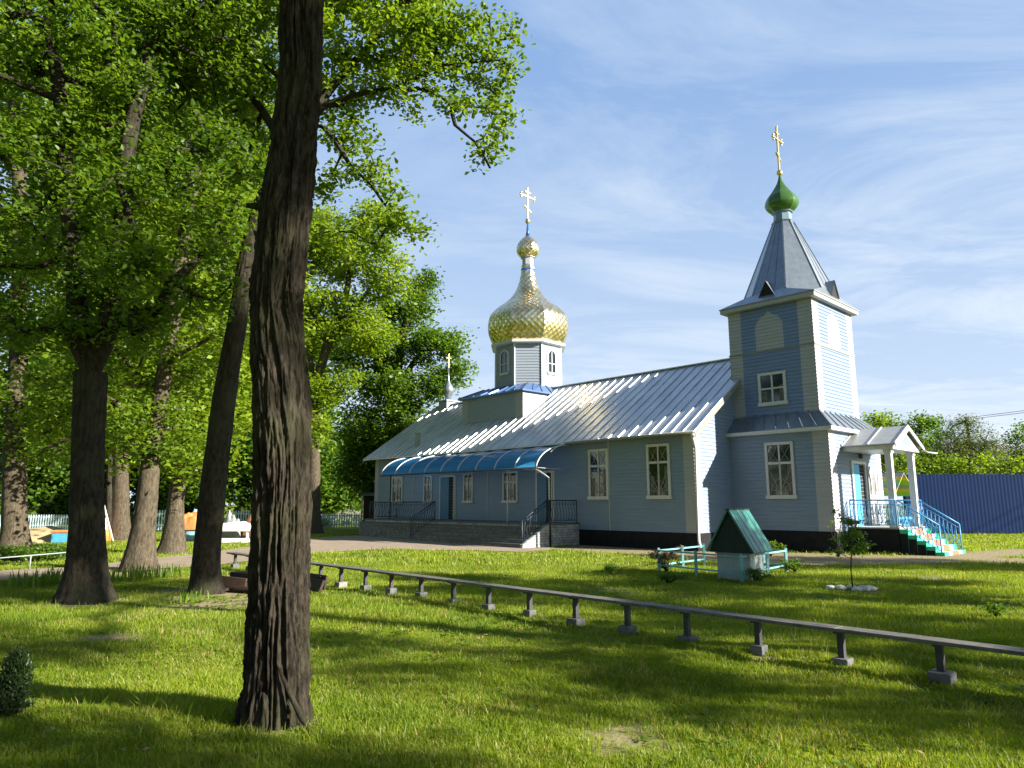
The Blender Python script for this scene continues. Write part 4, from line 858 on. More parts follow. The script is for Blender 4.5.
# T1 - the big foreground oak
D1 = 5.56
t1 = pxtrunk([(274, 722, 66), (276, 690, 60), (277, 663, 58), (278, 607, 55), (280, 550, 52), (282, 484, 52), (281, 406, 51), (277, 328, 48), (277, 290, 47), (283, 234, 46), (288, 190, 45), (292, 156, 42), (300, 78, 37), (303, 0, 37)], D1)
t1 += [(t1[-1][0] + .15, D1 - .1, 8.0, .15), (t1[-1][0] + .1, D1 - .3, 11, .10), (t1[-1][0] + .3, D1 - .5, 13.5, .05)]
tree('oak_tree', 'large foreground tree with deeply furrowed dark bark, nearest to the viewer', 'tree', t1,
     [[(-1.6, 5.5, 8.3, .09), (-3, 4.6, 9.8, .07), (-4.5, 3.8, 11.2, .04)], [(-1.55, 5.5, 8.6, .08), (.2, 4.2, 10.4, .06), (1.2, 3.2, 12, .03)]],
     [((-2.5, 3.6, 12.0), (3.2, 2.6, 2.4)), ((.2, 3.0, 12.2), (2.2, 2.2, 2.0)), ((-1.5, 2.5, 13.6), (3, 2.6, 1.8))], M['leaf_oak'], M['bark_main'], dens=9, per=110, size=.14, sig=.38, seed=3, K=240, step=.025,
     tk=dict(ridge=.060, kr=3.8, flare=.17, fh=.22, zf=2.3, twist=.12, crack=.016))
t1o = [o for o in S.objects if o.name == 'oak_tree'][0]
mb = MB(); p = at(256, 207, D1); b0 = np.array(t1[0][:3]); p = p - b0
mb.tube([p + A3(.10, 0, -.02), p + A3(.0, -.02, .0), p + A3(-.07, -.03, .0)], [.035, .03, .02], 10); mb.build('branch_stub', [M['bark_main']], t1o)
mb = MB(); q0 = at(277, 664, D1 - .215) - b0; q1 = at(290, 694, D1 - .25) - b0; q2 = at(302, 719, D1 - .27) - b0
mb.tube([q0, (q0 + q1) / 2 + A3(0, .0, 0), q1, q2, q2 + A3(.08, -.06, -.06)], [.006, .014, .019, .021, .015], 8); mb.build('surface_root', [M['bark']], t1o)

# T2 - forked oak on the left
t2 = pxtrunk([(86, 600, 48), (86, 575, 42), (87, 540, 37), (87, 500, 34), (88, 450, 33), (90, 400, 33), (91, 372, 33)], 12.3)
f2 = t2[-1]
l2 = [[f2[:3] + (f2[3] * .6,)] + pxtrunk([(75, 330, 26), (77, 300, 22), (68, 200, 18), (60, 100, 16), (48, 0, 13), (40, -150, 8)], 12.3)[0:] ,
      [f2[:3] + (f2[3] * .6,)] + pxtrunk([(105, 335, 24), (113, 300, 21), (125, 200, 19), (129, 140, 17), (142, 80, 15), (156, 20, 13), (165, -140, 8)], 12.3)[0:]]
for l, (x, y, w) in zip(l2, ((78, 330, 26), (104, 335, 24))):
    p = at(x, y, 12.3); l[1] = (p[0], p[1], p[2], w / 2 / F_ * 12.5)
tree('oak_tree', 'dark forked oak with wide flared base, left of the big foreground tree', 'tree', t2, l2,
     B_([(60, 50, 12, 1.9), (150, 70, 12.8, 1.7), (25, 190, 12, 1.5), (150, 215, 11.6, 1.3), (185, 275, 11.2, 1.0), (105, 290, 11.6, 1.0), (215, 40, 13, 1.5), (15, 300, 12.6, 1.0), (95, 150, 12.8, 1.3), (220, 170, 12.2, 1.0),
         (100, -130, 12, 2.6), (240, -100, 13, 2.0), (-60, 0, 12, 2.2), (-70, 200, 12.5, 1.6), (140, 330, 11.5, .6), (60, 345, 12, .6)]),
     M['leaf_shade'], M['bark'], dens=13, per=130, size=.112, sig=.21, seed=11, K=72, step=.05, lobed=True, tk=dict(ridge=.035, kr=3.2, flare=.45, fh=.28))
# T3 - leaning oak whose limbs come out to the right of the foreground trunk
t3 = pxtrunk([(206, 592, 32), (206, 560, 28), (210, 520, 27), (214, 480, 26), (219, 440, 25), (224, 400, 24), (236, 328, 20), (249, 250, 17), (264, 200, 17), (282, 150, 16), (300, 90, 14), (318, 10, 11), (330, -120, 8)], 13.4, 12.8)
l3 = [pxtrunk([(288, 150, 12), (312, 112, 12), (340, 104, 10)], 13.0) + [], pxtrunk([(290, 140, 11), (325, 95, 11), (345, 72, 9), (375, 40, 7), (400, 5, 5)], 13.0),
      pxtrunk([(312, 112, 10), (350, 96, 9), (400, 86, 7), (440, 66, 5), (480, 62, 3.5), (500, 60, 2.5)], 13.0),
      pxtrunk([(400, 86, 6), (432, 92, 5), (450, 105, 4), (455, 125, 3.5), (475, 142, 3), (490, 168, 2)], 12.9),
      pxtrunk([(315, 118, 8), (335, 140, 6), (350, 165, 5), (372, 185, 4), (385, 205, 3), (415, 232, 2)], 12.8),
      pxtrunk([(300, 95, 9), (262, 60, 8), (235, 20, 6), (210, -30, 4)], 13.2), pxtrunk([(285, 150, 9), (255, 100, 10), (232, 90, 8), (200, 60, 6)], 13.6)]
for l in l3:
    x0_, y0_ = None, None
px3 = [(288, 150), (290, 140), (312, 112), (400, 86), (315, 118), (300, 95), (285, 150)]
for l, (x, y), Y in zip(l3, px3, (13, 13, 13, 12.9, 12.8, 13.2, 13.6)):
    p = at(x, y, Y); l[0] = (p[0], p[1], p[2], l[0][3])
tree('oak_tree', 'slender oak leaning to the right behind the big foreground tree', 'tree', t3, l3,
     B_([(345, 35, 13, 1.0), (395, 30, 13, .85), (430, 60, 13, .8), (470, 40, 13, .62), (492, 75, 13, .5), (500, 115, 13, .42), (492, 158, 12.9, .24), (455, 112, 12.9, .34), (350, 128, 13, .5), (372, 165, 12.8, .42), (388, 208, 12.7, .40), (412, 232, 12.7, .25), (378, 235, 12.8, .30),
         (335, 85, 13.4, .7), (335, 185, 13, .42), (395, 95, 13, .55), (425, 20, 13, .7), (300, -60, 13, 2.2), (420, -70, 13, 1.5), (230, 60, 14, 1.3), (245, 150, 14.2, .7), (330, 235, 13, .3), (500, 35, 13, .3)]),
     M['leaf_oak'], M['bark'], dens=38, per=62, size=.115, sig=.16, seed=23, K=48, step=.08, lobed=True, seg=.35, tk=dict(ridge=.022, kr=2.6, flare=.3, fh=.25), rk=.0095, rmin=.007)
# unseen trees added behind and left of the viewer to cut the sky light
for i, (x, y, z, rd) in enumerate([(-5, -8, 8.5, 4.2), (4, -13, 9, 4.6), (-14, -3, 9, 4.5), (-13, -15, 10, 5), (14, -21, 10, 4.6), (-23, 5, 10, 4.8), (-4, -22, 12, 5.5)]):
    g = np.random.default_rng(700 + i); bl_ = [((x + g.uniform(-.6, .6) * rd, y + g.uniform(-.6, .6) * rd, z + g.uniform(-.5, .8) * rd), g.uniform(.35, .55) * rd) for _ in range(9)]
    tree('sky_blocking_tree', 'added oak behind the viewer, out of view, cutting the sky light', 'tree', [(x, y, 0, .32), (x, y, 3, .25), (x + .2, y, z, .16), (x, y, z + 2, .06)], [], bl_, M['leaf_shade'], M['bark'], dens=4, per=80, size=.36, sig=.6, seed=720 + i, group='added trees behind the viewer', K=16, step=.4, seg=1.2)
# T4..T9
t4 = pxtrunk([(140, 572, 34), (140, 560, 31), (143, 530, 25), (147, 500, 22), (152, 450, 18), (156, 430, 17), (163, 380, 16), (175, 300, 15), (190, 200, 13), (200, 130, 11), (205, 60, 9), (215, -60, 6)], 17.75)
tree('oak_tree', 'oak with swollen knotty trunk beside leafy ground plants, second trunk left of the leaning oak', 'tree', t4, [],
     B_([(150, 150, 18, 2.0), (215, 240, 17.5, 1.7), (225, 110, 18, 2.0), (165, 350, 18, 1.2), (245, 320, 17.2, .9), (100, 380, 18, 1.1), (200, 0, 18, 2.4), (50, 400, 18.3, .9), (135, 405, 18, .8), (80, 250, 18.5, 1.8), (150, 425, 17.2, .8), (175, 440, 17.4, .6), (125, 445, 17.6, .6), (60, 440, 18, .7)]),
     M['leaf_oak'], M['bark_lt'], dens=12, per=125, size=.14, sig=.27, seed=31, tk=dict(flare=.35, fh=.35))
t5 = pxtrunk([(170, 555, 27), (173, 540, 23), (176, 500, 17), (178, 480, 15), (179, 420, 13), (182, 340, 12), (186, 240, 10), (190, 100, 6)], 23.8)
tree('tree', 'tree with pale lower trunk and drooping yellow green leaves, just right of the knotty oak', 'tree', t5, [],
     B_([(185, 400, 23.4, 1.9), (215, 330, 24, 2.3), (150, 440, 23.4, 1.0), (195, 450, 23, 1.0), (235, 250, 24, 2.4), (165, 300, 24.5, 2.2), (200, 180, 24, 3.0), (232, 410, 23.5, 1.0), (170, 470, 23.2, .6)]),
     M['leaf_lime'], M['bark_lt'], dens=10, per=90, size=.22, sig=.45, seed=41, tk=dict(flare=.3, fh=.4))
t6 = pxtrunk([(15, 556, 34), (15, 530, 28), (15, 500, 26), (15, 450, 24), (17, 400, 21), (20, 300, 18), (20, 200, 16), (14, 90, 13), (8, -40, 9)], 23.8)
tree('oak_tree', 'thick oak at the left edge with a sunlit patch on its lower trunk', 'tree', t6, [],
     B_([(20, 80, 24, 3.4), (30, 290, 24, 2.4), (70, 370, 24, 1.9), (-60, 200, 24, 3.6), (50, 430, 23.5, 1.0), (110, 240, 25, 2.4), (90, 130, 25, 3.0), (-20, 400, 24, 1.8)]),
     M['leaf_oak'], M['bark_lt'], dens=7.5, per=90, size=.22, sig=.4, seed=51, tk=dict(flare=.3, fh=.4))
t7 = pxtrunk([(121, 542, 22), (121, 520, 18), (121, 480, 16), (121, 430, 15), (122, 360, 14), (124, 250, 12), (126, 100, 8)], 32)
tree('tree', 'straight pale sunlit trunk between the forked oak and the knotty oak', 'tree', t7, [],
     B_([(110, 400, 32, 2.2), (90, 290, 32, 3.6), (150, 200, 32, 4.2), (200, 300, 33, 3.2), (100, 100, 32, 4.5), (150, 430, 33, 1.2)]),
     M['leaf_dark'], M['bark_lt'], dens=6, per=90, size=.30, sig=.7, seed=61)
t7b = pxtrunk([(109, 541, 8), (109, 500, 6), (110, 430, 5), (108, 330, 4)], 33)
tree('young_tree', 'thin dark trunk standing close behind the straight pale trunk', 'tree', t7b, [], B_([(95, 420, 33, 1.4), (110, 350, 33, 1.8)]), M['leaf_lime'], M['bark'], dens=7, per=80, size=.28, sig=.5, seed=62, K=14)
t8 = pxtrunk([(314, 530, 17), (314, 515, 13.5), (314, 470, 12.5), (314, 420, 12), (317, 385, 11), (326, 350, 9), (337, 320, 8), (347, 290, 6), (352, 240, 4)], 40)
l8 = [pxtrunk([(330, 340, 7), (350, 315, 6), (365, 295, 4), (380, 270, 3)], 40), pxtrunk([(316, 400, 6), (308, 340, 5), (306, 290, 4), (304, 240, 3)], 40)]
for l, (x, y) in zip(l8, ((330, 338), (316, 395))): p = at(x, y, 40); l[0] = (p[0], p[1], p[2], l[0][3])
tree('tree', 'light yellow green tree with straight pale trunk, between the big foreground tree and the church', 'tree', t8, l8,
     B_([(340, 250, 40, 2.0), (318, 320, 40, 2.0), (372, 225, 40, 1.4), (385, 275, 40, 1.6), (335, 385, 39.6, 1.3), (312, 430, 39.4, 1.0), (372, 335, 39.4, 1.4), (315, 235, 40, 1.8), (350, 310, 40, 1.2), (300, 390, 40, 1.4)]),
     M['leaf_lime'], M['bark_lt'], dens=17, per=75, size=.24, sig=.42, seed=71, seg=.8)
t8b = pxtrunk([(305, 532, 10), (305, 510, 8), (305, 450, 7), (303, 380, 6), (300, 300, 5)], 42)
tree('tree', 'narrow pale trunk half hidden by the big foreground tree', 'tree', t8b, [], B_([(295, 330, 42, 2.0), (290, 250, 42, 2.4), (275, 400, 42, 1.8)]), M['leaf_dark'], M['bark_lt'], dens=7, per=80, size=.3, sig=.6, seed=72, K=16)
t9 = pxtrunk([(390, 526, 16), (391, 500, 13), (393, 440, 12), (396, 380, 11), (404, 330, 8), (415, 300, 5), (424, 283, 3)], 46)
l9 = [pxtrunk([(396, 390, 8), (420, 355, 6), (445, 345, 4), (460, 350, 3)], 46), pxtrunk([(394, 400, 7), (375, 350, 5), (370, 310, 4)], 46), pxtrunk([(393, 440, 6), (425, 400, 4), (445, 380, 3)], 46)]
for l, (x, y) in zip(l9, ((396, 390), (394, 400), (393, 440))): p = at(x, y, 46); l[0] = (p[0], p[1], p[2], l[0][3])
tree('oak_tree', 'rounded green oak touching the far left end of the church roof', 'tree', t9, l9,
     B_([(412, 308, 46, 1.3), (424, 285, 46, .8), (395, 345, 46, 1.6), (430, 345, 45.6, 1.3), (452, 345, 45.5, .9), (458, 372, 45.6, .8), (436, 385, 45.6, 1.1), (400, 395, 45.5, 1.8), (420, 425, 45.5, 1.2), (375, 380, 46, 1.5), (385, 440, 45.4, 1.6),
         (405, 465, 45.6, 1.2), (360, 430, 46, 1.6), (372, 480, 45.6, 1.0), (355, 470, 46, 1.2), (390, 310, 46, .8), (350, 350, 46.5, 1.4)]),
     M['leaf_dark'], M['bark'], dens=19, per=80, size=.26, sig=.40, seed=81, seg=.8)
# background wood behind, left of the church
G_ = 'trees in the background beyond the lawn'
bgl = [(-60, 60, 6, 'leaf_dark', 300, 'tall dark background tree at the far left edge'), (40, 58, 6, 'leaf_dark', 330, 'background tree behind the pale blue picket fence at left'), (95, 66, 6, 'leaf_lime', 300, 'yellowish background tree seen past the forked oak'),
       (150, 60, 5.5, 'leaf_dark', 350, 'background tree above the picket fence between two pale trunks'), (205, 64, 6, 'leaf_lime', 260, 'bright background tree behind the orange tarpaulin'), (250, 58, 6, 'leaf_dark', 380, 'dark dense background tree above the white sheeted table'),
       (292, 68, 6, 'leaf_dark', 330, 'dark background tree behind the foreground trunk'), (335, 62, 5, 'leaf_dark', 440, 'low dark background tree behind the pink grey house'), (350, 74, 5, 'leaf_dark', 430, 'small dark background tree beside the pink grey house')]
for i, (x, Y, rd, lf, ytop, lab) in enumerate(bgl):
    b = gp(x, 504 + 700 * 1.6 / Y / CP * .985); top = at(x, ytop, Y)[2]; bx = b[0]
    tk_ = [(bx, Y, 0, .38), (bx, Y, 2, .3), (bx + .3, Y, top * .5, .2), (bx, Y, top * .85, .08)]
    g = np.random.default_rng(900 + i); bl = [((bx + g.uniform(-2.4, 2.4), Y + g.uniform(-2, 2), zc), g.uniform(.36, .5) * rd) for zc in np.linspace(2.4, top - 1.5, 8)] + [((bx + g.uniform(-4, 4), Y + g.uniform(-2, 2), zc), g.uniform(.3, .45) * rd) for zc in np.linspace(2, top - 3, 5)]
    tree('background_tree', lab, 'tree', tk_, [], bl, M[lf], M['bark'], dens=4.5, per=70, size=.46, sig=.62, seed=200 + i, group=G_, K=12, step=.6, seg=1.4, rmin=.03)
# trees behind the blue fence, right
G2 = 'trees behind the blue fence'
def bush_tree(lab, base, blobs, leaf, seed, dens=9, per=80, size=.26, sig=.42, r=.14, name='garden_tree', group=G2, droop=0, aspect=.6):
    zc = float(np.mean([b_[0][2] for b_ in blobs])); c = np.mean([b_[0] for b_ in blobs], axis=0)
    tk_ = [(base[0], base[1], 0, r), (base[0] + .05, base[1], 1.2, r * .8), (c[0], c[1], max(zc * .8, 1.6), r * .5), (c[0], c[1], max(zc * 1.25, 2.4), r * .25)]
    return tree(name, lab, 'tree', tk_, [], blobs, leaf, M['bark'], dens=dens, per=per, size=size, sig=sig, seed=seed, group=group, K=12, step=.4, seg=.7, droop=droop, aspect=aspect)
bush_tree('dark green tree just right of the portico gable, behind the blue fence', (33, 56), B_([(915, 425, 56, 1.0), (930, 432, 56, 1.2), (905, 450, 56, 1.5), (925, 460, 56, 1.5), (940, 428, 56, .8), (912, 470, 56, 1.2)]), M['leaf_dark'], 301)
bush_tree('feathery grey green tree with upright twigs, tallest behind the blue fence', (34, 52), B_([(962, 432, 52, 1.3), (950, 448, 52, 1.4), (975, 440, 52, 1.3), (985, 455, 52, 1.3), (955, 465, 52, 1.6), (968, 422, 52, .6), (990, 440, 52, .6), (975, 465, 52, 1.4)]), M['leaf_grey'], 302, dens=18, per=60, size=.2, sig=.34, aspect=.3)
bush_tree('bright green tree seen above the bell tower skirt roof, left of the portico', (28.5, 58), B_([(872, 428, 58, 1.1), (884, 424, 58, 1.0), (890, 440, 58, 1.3), (870, 445, 58, 1.2), (895, 455, 58, 1.4), (880, 470, 58, 1.6)]), M['leaf_lime'], 303)
bush_tree('dark conical tree at the right edge of the photo above the barn roof', (41, 56), B_([(1021, 432, 56, .7), (1022, 450, 56, 1.0), (1026, 465, 56, 1.3), (1040, 450, 56, 1.4)]), M['leaf_dark'], 304)
bush_tree('leafy shrub spilling over the left end of the blue fence', (27.0, 44), B_([(925, 468, 44, .8), (945, 470, 44, .8), (938, 462, 44, .7), (910, 470, 44, .8), (900, 480, 44, 1.0)]), M['leaf_oak'], 305, size=.2, sig=.3)
bush_tree('leafy shrub over the middle of the blue fence below the feathery tree', (31.0, 44), B_([(968, 467, 44, .8), (985, 469, 44, .8), (960, 472, 44, .7)]), M['leaf_lime'], 306, size=.2, sig=.3)
bush_tree('leafy shrub over the right end of the blue fence below the barn roof', (34.0, 44), B_([(1005, 464, 44, .9), (1022, 466, 44, .9), (998, 470, 44, .7), (1040, 466, 44, .9)]), M['leaf_oak'], 307, size=.2, sig=.3)
bush_tree('yellow green bush between the two portico columns behind the striped garden house', (25.5, 46), B_([(900, 462, 46, .8), (902, 476, 46, .8), (898, 450, 46, .6)]), M['leaf_lime'], 308, size=.2, sig=.3)

# trees that stand outside the view on the right; their crowns dapple the lawn
G3 = 'trees along the right side of the lawn'
def scatter(seed, n, x, y, z, r):
    g = np.random.default_rng(seed); return [((g.uniform(*x), g.uniform(*y), g.uniform(*z)), g.uniform(*r)) for _ in range(n)]
OFF = [((19, 7.2), 8.2, scatter(1, 38, (13.5, 25), (5.0, 9.4), (6.8, 8.8), (.3, .8)), 6.0),
       ((21.5, 2.0), 8.2, scatter(2, 34, (17.0, 26), (-1.0, 4.6), (6.6, 9.2), (.3, .8)), 6.0),
       ((16.5, 2.6), 13.5, scatter(3, 12, (14.5, 18.5), (1.6, 4.6), (11.4, 15.5), (1.0, 1.6)) + scatter(4, 7, (15, 17), (-2.4, -.6), (10.4, 14.5), (.8, 1.2)), 11.0),
       ((12.5, -3.2), 8.0, scatter(5, 14, (10.8, 15.0), (-3.6, -1.5), (6.6, 8.2), (.35, .75)), 6.0),
       ((31, 11.5), 10.0, scatter(6, 9, (28, 34), (9.5, 13), (8.5, 11), (.9, 1.5)), 8.0)]
for i, ((x, y), zc, bl, zl) in enumerate(OFF):
    tree('lawn_tree', 'oak standing beyond the right edge of the photo, shading the lawn', 'tree', [(x, y, 0, .24), (x, y, 3, .19), (x + .2, y, zl, .14), (x, y, zc, .06)], [], bl, M['leaf_oak'], M['bark'], dens=13, per=70, size=.2, sig=.30, seed=400 + i, group=G3, K=20, step=.3)
#@@OBJ
# ------------------------------------------------------------------ blue fence, barn, pole
FY = 38.6
fe = empty('fence', (33.0, FY, 0), 0, 'tall dark blue sheet metal fence behind the portico', 'fence')
fx0, fx1, fh = -11.6, 16, 3.2
n = int((fx1 - fx0) / .10); xs = np.linspace(fx0, fx1, n + 1); off = np.where(np.arange(n + 1) % 2 == 0, 0, .010)
def panel(i0, i1, nm='fence_panel', dy=0):
    X = xs[i0:i1 + 1]; O_ = off[i0:i1 + 1] + dy; k = len(X)
    V = np.concatenate([np.stack([X, -O_, np.full(k, .08)], 1), np.stack([X, -O_, np.full(k, fh)], 1), np.stack([X, -O_ + .02, np.full(k, .08)], 1), np.stack([X, -O_ + .02, np.full(k, fh)], 1)])
    a = np.arange(k - 1); F = [(i, i + 1, k + i + 1, k + i) for i in a] + [(2*k + i + 1, 2*k + i, 3*k + i, 3*k + i + 1) for i in a] + [(k + i, k + i + 1, 3*k + i + 1, 3*k + i) for i in a]
    return np_mesh(nm, V, F, [M['fence_blue']], fe)
st = 24
for i in range(0, n, st): panel(i, min(n, i + st), dy=.0)
for i in range(0, n + 1, st): mb = MB(); mb.box(xs[i] - .05, xs[i] + .05, .03, .13, 0, fh - .1); mb.build('post', [M['fence_blue']], fe)
mb = MB(); mb.box(2.0, 4.0, -.075, -.055, .25, 2.7); mb.box(1.9, 2.0, -.09, -.05, .1, 2.85); mb.box(4.0, 4.1, -.09, -.05, .1, 2.85); mb.box(1.9, 4.1, -.092, -.05, 2.7, 2.8); mb.build('gate', [mat('worn blue gate', (.008, .016, .045), .5, var=.2)], fe)
bn = empty('barn', (44.5, 66, 0), R_(8), 'barn with grey corrugated roof behind the trees at the right edge', 'barn')
mb = MB(); mb.box(-5.6, 7, -3, 3, 0, 4.3); mb.build('wall', [M['far_wall']], bn)
mb = MB(); mb.prism([A3(-6, -3.4, 4.1), A3(-6, 0, 7.1), A3(-6, 3.4, 4.1)], (13.4, 0, 0))
for k in range(45): mb.bar(A3(-6 + .3 * k, -3.42, 4.12), A3(-6 + .3 * k, -.02, 7.12), .07, .06)
mb.build('roof', [M['far_roof']], bn)
up = empty('utility_pole', at(972, 470, 56) * np.array([1, 1, 0]), 0, 'wooden utility pole with crossarm and wires, rising behind the feathery tree', 'utility pole')
zt_ = at(972, 417, 56)[2]
mb = MB(); mb.tube([(0, 0, 0), (0, 0, zt_)], [.15, .10], 10); mb.build('post', [mat('pole wood', (.10, .085, .07), .9)], up)
mb = MB(); mb.bar((-.7, 0, zt_ - .35), (.7, 0, zt_ - .35), .1); mb.build('crossarm', [M['dim']], up)
for x_ in (-.6, .6):
    mb = MB(); mb.lathe([(.02, zt_ - .3), (.05, zt_ - .25), (.04, zt_ - .14), (.01, zt_ - .12)], x_, 0, 8); mb.build('insulator', [M['white']], up)
    mb = MB(); e = A3(13, -30, 3.4); a = A3(x_, 0, zt_ - .14)
    mb.tube([a + e * (k / 12) + A3(0, 0, -1.0 * math.sin(math.pi * k / 12)) for k in range(13)], .018, 5); mb.build('wire', [M['black']], up)
# striped garden house seen between the portico columns
gh = empty('garden_house', at(899, 510, 32) * np.array([1, 1, 0]), R_(20), 'small garden house with yellow green striped roof, seen between the portico columns', 'garden house')
mb = MB(); z0_, z1_ = 1.95, 2.95
for k in range(6):
    a, b_ = k / 6, (k + 1) / 6
    for s in (-1, 1):
        mb.prism([A3(s * 1.2 * (1 - a), -.9, z0_ + (z1_ - z0_) * a), A3(s * 1.2 * (1 - b_), -.9, z0_ + (z1_ - z0_) * b_), A3(s * 1.2 * (1 - b_), .9, z0_ + (z1_ - z0_) * b_), A3(s * 1.2 * (1 - a), .9, z0_ + (z1_ - z0_) * a)], (0, 0, .03), (k % 3))
mb.build('striped_roof', [M['lime'], M['yellow'], M['cream']], gh)
for sx in (-1, 1):
    for sy in (-1, 1): mb = MB(); mb.box(sx * 1.0 - .05, sx * 1.0 + .05, sy * .75 - .05, sy * .75 + .05, 0, 2.05); mb.build('post', [M['rail_blue']], gh)
mb = MB(); mb.box(-1, 1, -.78, -.74, .95, 1.05)
for k in range(12): mb.box(-.95 + k * .165, -.87 + k * .165, -.775, -.745, .1, .95)
mb.build('balustrade', [M['door_blue']], gh)

gh.scale = (.55, .8, 1); gh.location.x -= .25
# ------------------------------------------------------------------ long bench
bo = lw(-16.8, 0, 0); be = empty('bench', bo, ANG, 'very long low plank bench on steel legs, crossing the lawn to the right edge', 'bench')
mb = MB(); ys = -10.4
r_ = np.random.default_rng(5)
while ys < 8.3:
    L_ = 3.52; j = r_.uniform(-.01, .01); mb.box(-.105 + j, .105 + j, ys + .006, min(ys + L_, 8.4), .353 + j * .25, .388 + j * .25); ys += L_
mb.build('seat_plank', [M['plank']], be, bevel=.006)
yk = -9.52; k = 0
lit = {9, 10, 15}
while yk < 8.3:
    mb = MB(); dx_ = r_.uniform(-.02, .02); mb.box(-.03 + dx_, .03 + dx_, yk - .03, yk + .03, -.05, .352); mb.box(-.09, .09, yk - .035, yk + .035, .335, .3515); lg = mb.build('leg', [M['leg']], be)
    mb = MB(); w_ = r_.uniform(.07, .095); mb.box(-w_ + dx_, w_ + dx_, yk - w_, yk + w_, -.1, r_.uniform(.08, .12)); ft = mb.build('concrete_foot', [M['concrete_lt'] if k in (13, 14, 18) else M['concrete']], lg, bevel=.012)
    yk += .88; k += 1
# boards leaning under the bench, old plank stack
def boardstack(name, label, cat, loc, rz, items, group=None):
    e = empty(name, loc, rz, label, cat, group)
    for (c, sz, rot, m_) in items:
        mb = MB(); mb.box(-sz[0]/2, sz[0]/2, -sz[1]/2, sz[1]/2, -sz[2]/2, sz[2]/2); o = mb.build('board', [M[m_]], e, bevel=.004); o.location = c; o.rotation_euler = rot
    return e
c0 = gp(325, 590); boardstack('plank_pile', 'dark boards stacked on edge under the bench, right of the foreground trunk', 'plank pile', (c0[0] - .3, c0[1] + .15, 0), ANG + R_(90),
    [((0, .0, .16), (1.1, .04, .26), (R_(8), 0, 0), 'oldwood'), ((.25, .08, .15), (1.3, .04, .24), (R_(14), 0, R_(3)), 'oldwood'), ((-.2, .17, .13), (1.2, .05, .22), (R_(20), 0, R_(-4)), 'oldwood'), ((.45, -.05, .2), (.5, .03, .08), (R_(10), 0, R_(2)), 'plank')])
c0 = gp(236, 590); boardstack('plank_pile', 'pile of dark reddish planks on bare earth by the leaning oak', 'plank pile', (c0[0], c0[1], 0), R_(-14),
    [((0, 0, .07), (1.15, .30, .05), (0, R_(2), 0), 'redwood'), ((.1, .2, .15), (1.2, .26, .05), (R_(3), R_(3), R_(5)), 'oldwood'), ((-.15, -.12, .17), (.85, .05, .18), (0, R_(5), R_(3)), 'redwood'), ((.2, .38, .20), (1.3, .1, .12), (0, R_(2), R_(-8)), 'oldwood'), ((-.1, .05, .03), (.1, .6, .05), (0, 0, 0), 'oldwood')])
c0 = gp(245, 577); boardstack('plank_pile', 'dark boards beneath the bench, left of the foreground trunk', 'plank pile', (c0[0] + .05, c0[1] + .3, 0), ANG + R_(80),
    [((0, 0, .14), (.7, .05, .24), (R_(10), 0, 0), 'oldwood'), ((.1, .15, .06), (1.0, .2, .06), (0, R_(3), R_(12)), 'oldwood')])

# ------------------------------------------------------------------ well house and its railing
wc = np.array([5.06, 15.95, 0.0]); we = empty('well', wc, R_(50), 'covered well with steep dark green gable roof on a pale concrete box', 'well')
mb = MB(); h_ = .375; mb.box(-h_, h_, -h_, h_, -.05, .66); mb.box(-h_ - .03, h_ + .03, -h_ - .03, h_ + .03, .52, .56); mb.build('well_box', [M['well_body']], we, bevel=.012)
ez, rzz, hw, hl = .56, 1.46, .52, .56
for s in (-1, 1):
    mb = MB(); nb = 9
    for k in range(nb):
        a = -hl + 2 * hl * k / nb; b_ = a + 2 * hl / nb - .006
        mb.prism([A3(a, s * hw, ez), A3(b_, s * hw, ez), A3(b_, s * .0, rzz), A3(a, s * .0, rzz)], A3(0, s * .03, .02) * (1 + .15 * (k % 2)))
    mb.build('roof_slope', [M['well_roof']], we)
for x_ in (-hl + .06, hl - .09):
    mb = MB(); mb.prism([A3(x_, -hw + .03, ez + .0), A3(x_, hw - .03, ez), A3(x_, 0, rzz - .04)], (.03, 0, 0)); mb.build('gable', [M['well_gable']], we)
mb = MB(); mb.bar((-hl - .02, 0, rzz + .02), (hl + .02, 0, rzz + .02), .09, .03); mb.build('ridge_cap', [M['well_gable']], we)
pA, pB, pC, pD = (np.array([3.52, 17.25, 0]), np.array([4.84, 15.2, 0]), np.array([6.55, 17.2, 0]), np.array([5.1, 19.1, 0]))
wf = empty('railing', pA, 0, 'low turquoise metal railing on three sides of the well', 'railing')
def rail_side(a, b, nm, gap=None):
    for z in (.16, .50):
        if gap: mb = MB(); mb.bar(a - pA + A3(0, 0, z), a + (b - a) * gap - pA + A3(0, 0, z), .035); mb.build('rail', [M['turq']], wf)
        else: mb = MB(); mb.bar(a - pA + A3(0, 0, z), b - pA + A3(0, 0, z), .035); mb.build('rail', [M['turq']], wf)
rail_side(pA, pB, 'a'); rail_side(pB, pC, 'b'); rail_side(pA, pD, 'd'); rail_side(pC, pD, 'c', .25)
for p in (pA, pA + (pB - pA) * .48, pB, pB + (pC - pB) * .55, pC, pA + (pD - pA) * .5, pD, pC + (pD - pC) * .25):
    mb = MB(); q = p - pA; mb.box(q[0] - .03, q[0] + .03, q[1] - .03, q[1] + .03, -.05, .56); mb.build('post', [M['turq']], wf, bevel=.004)

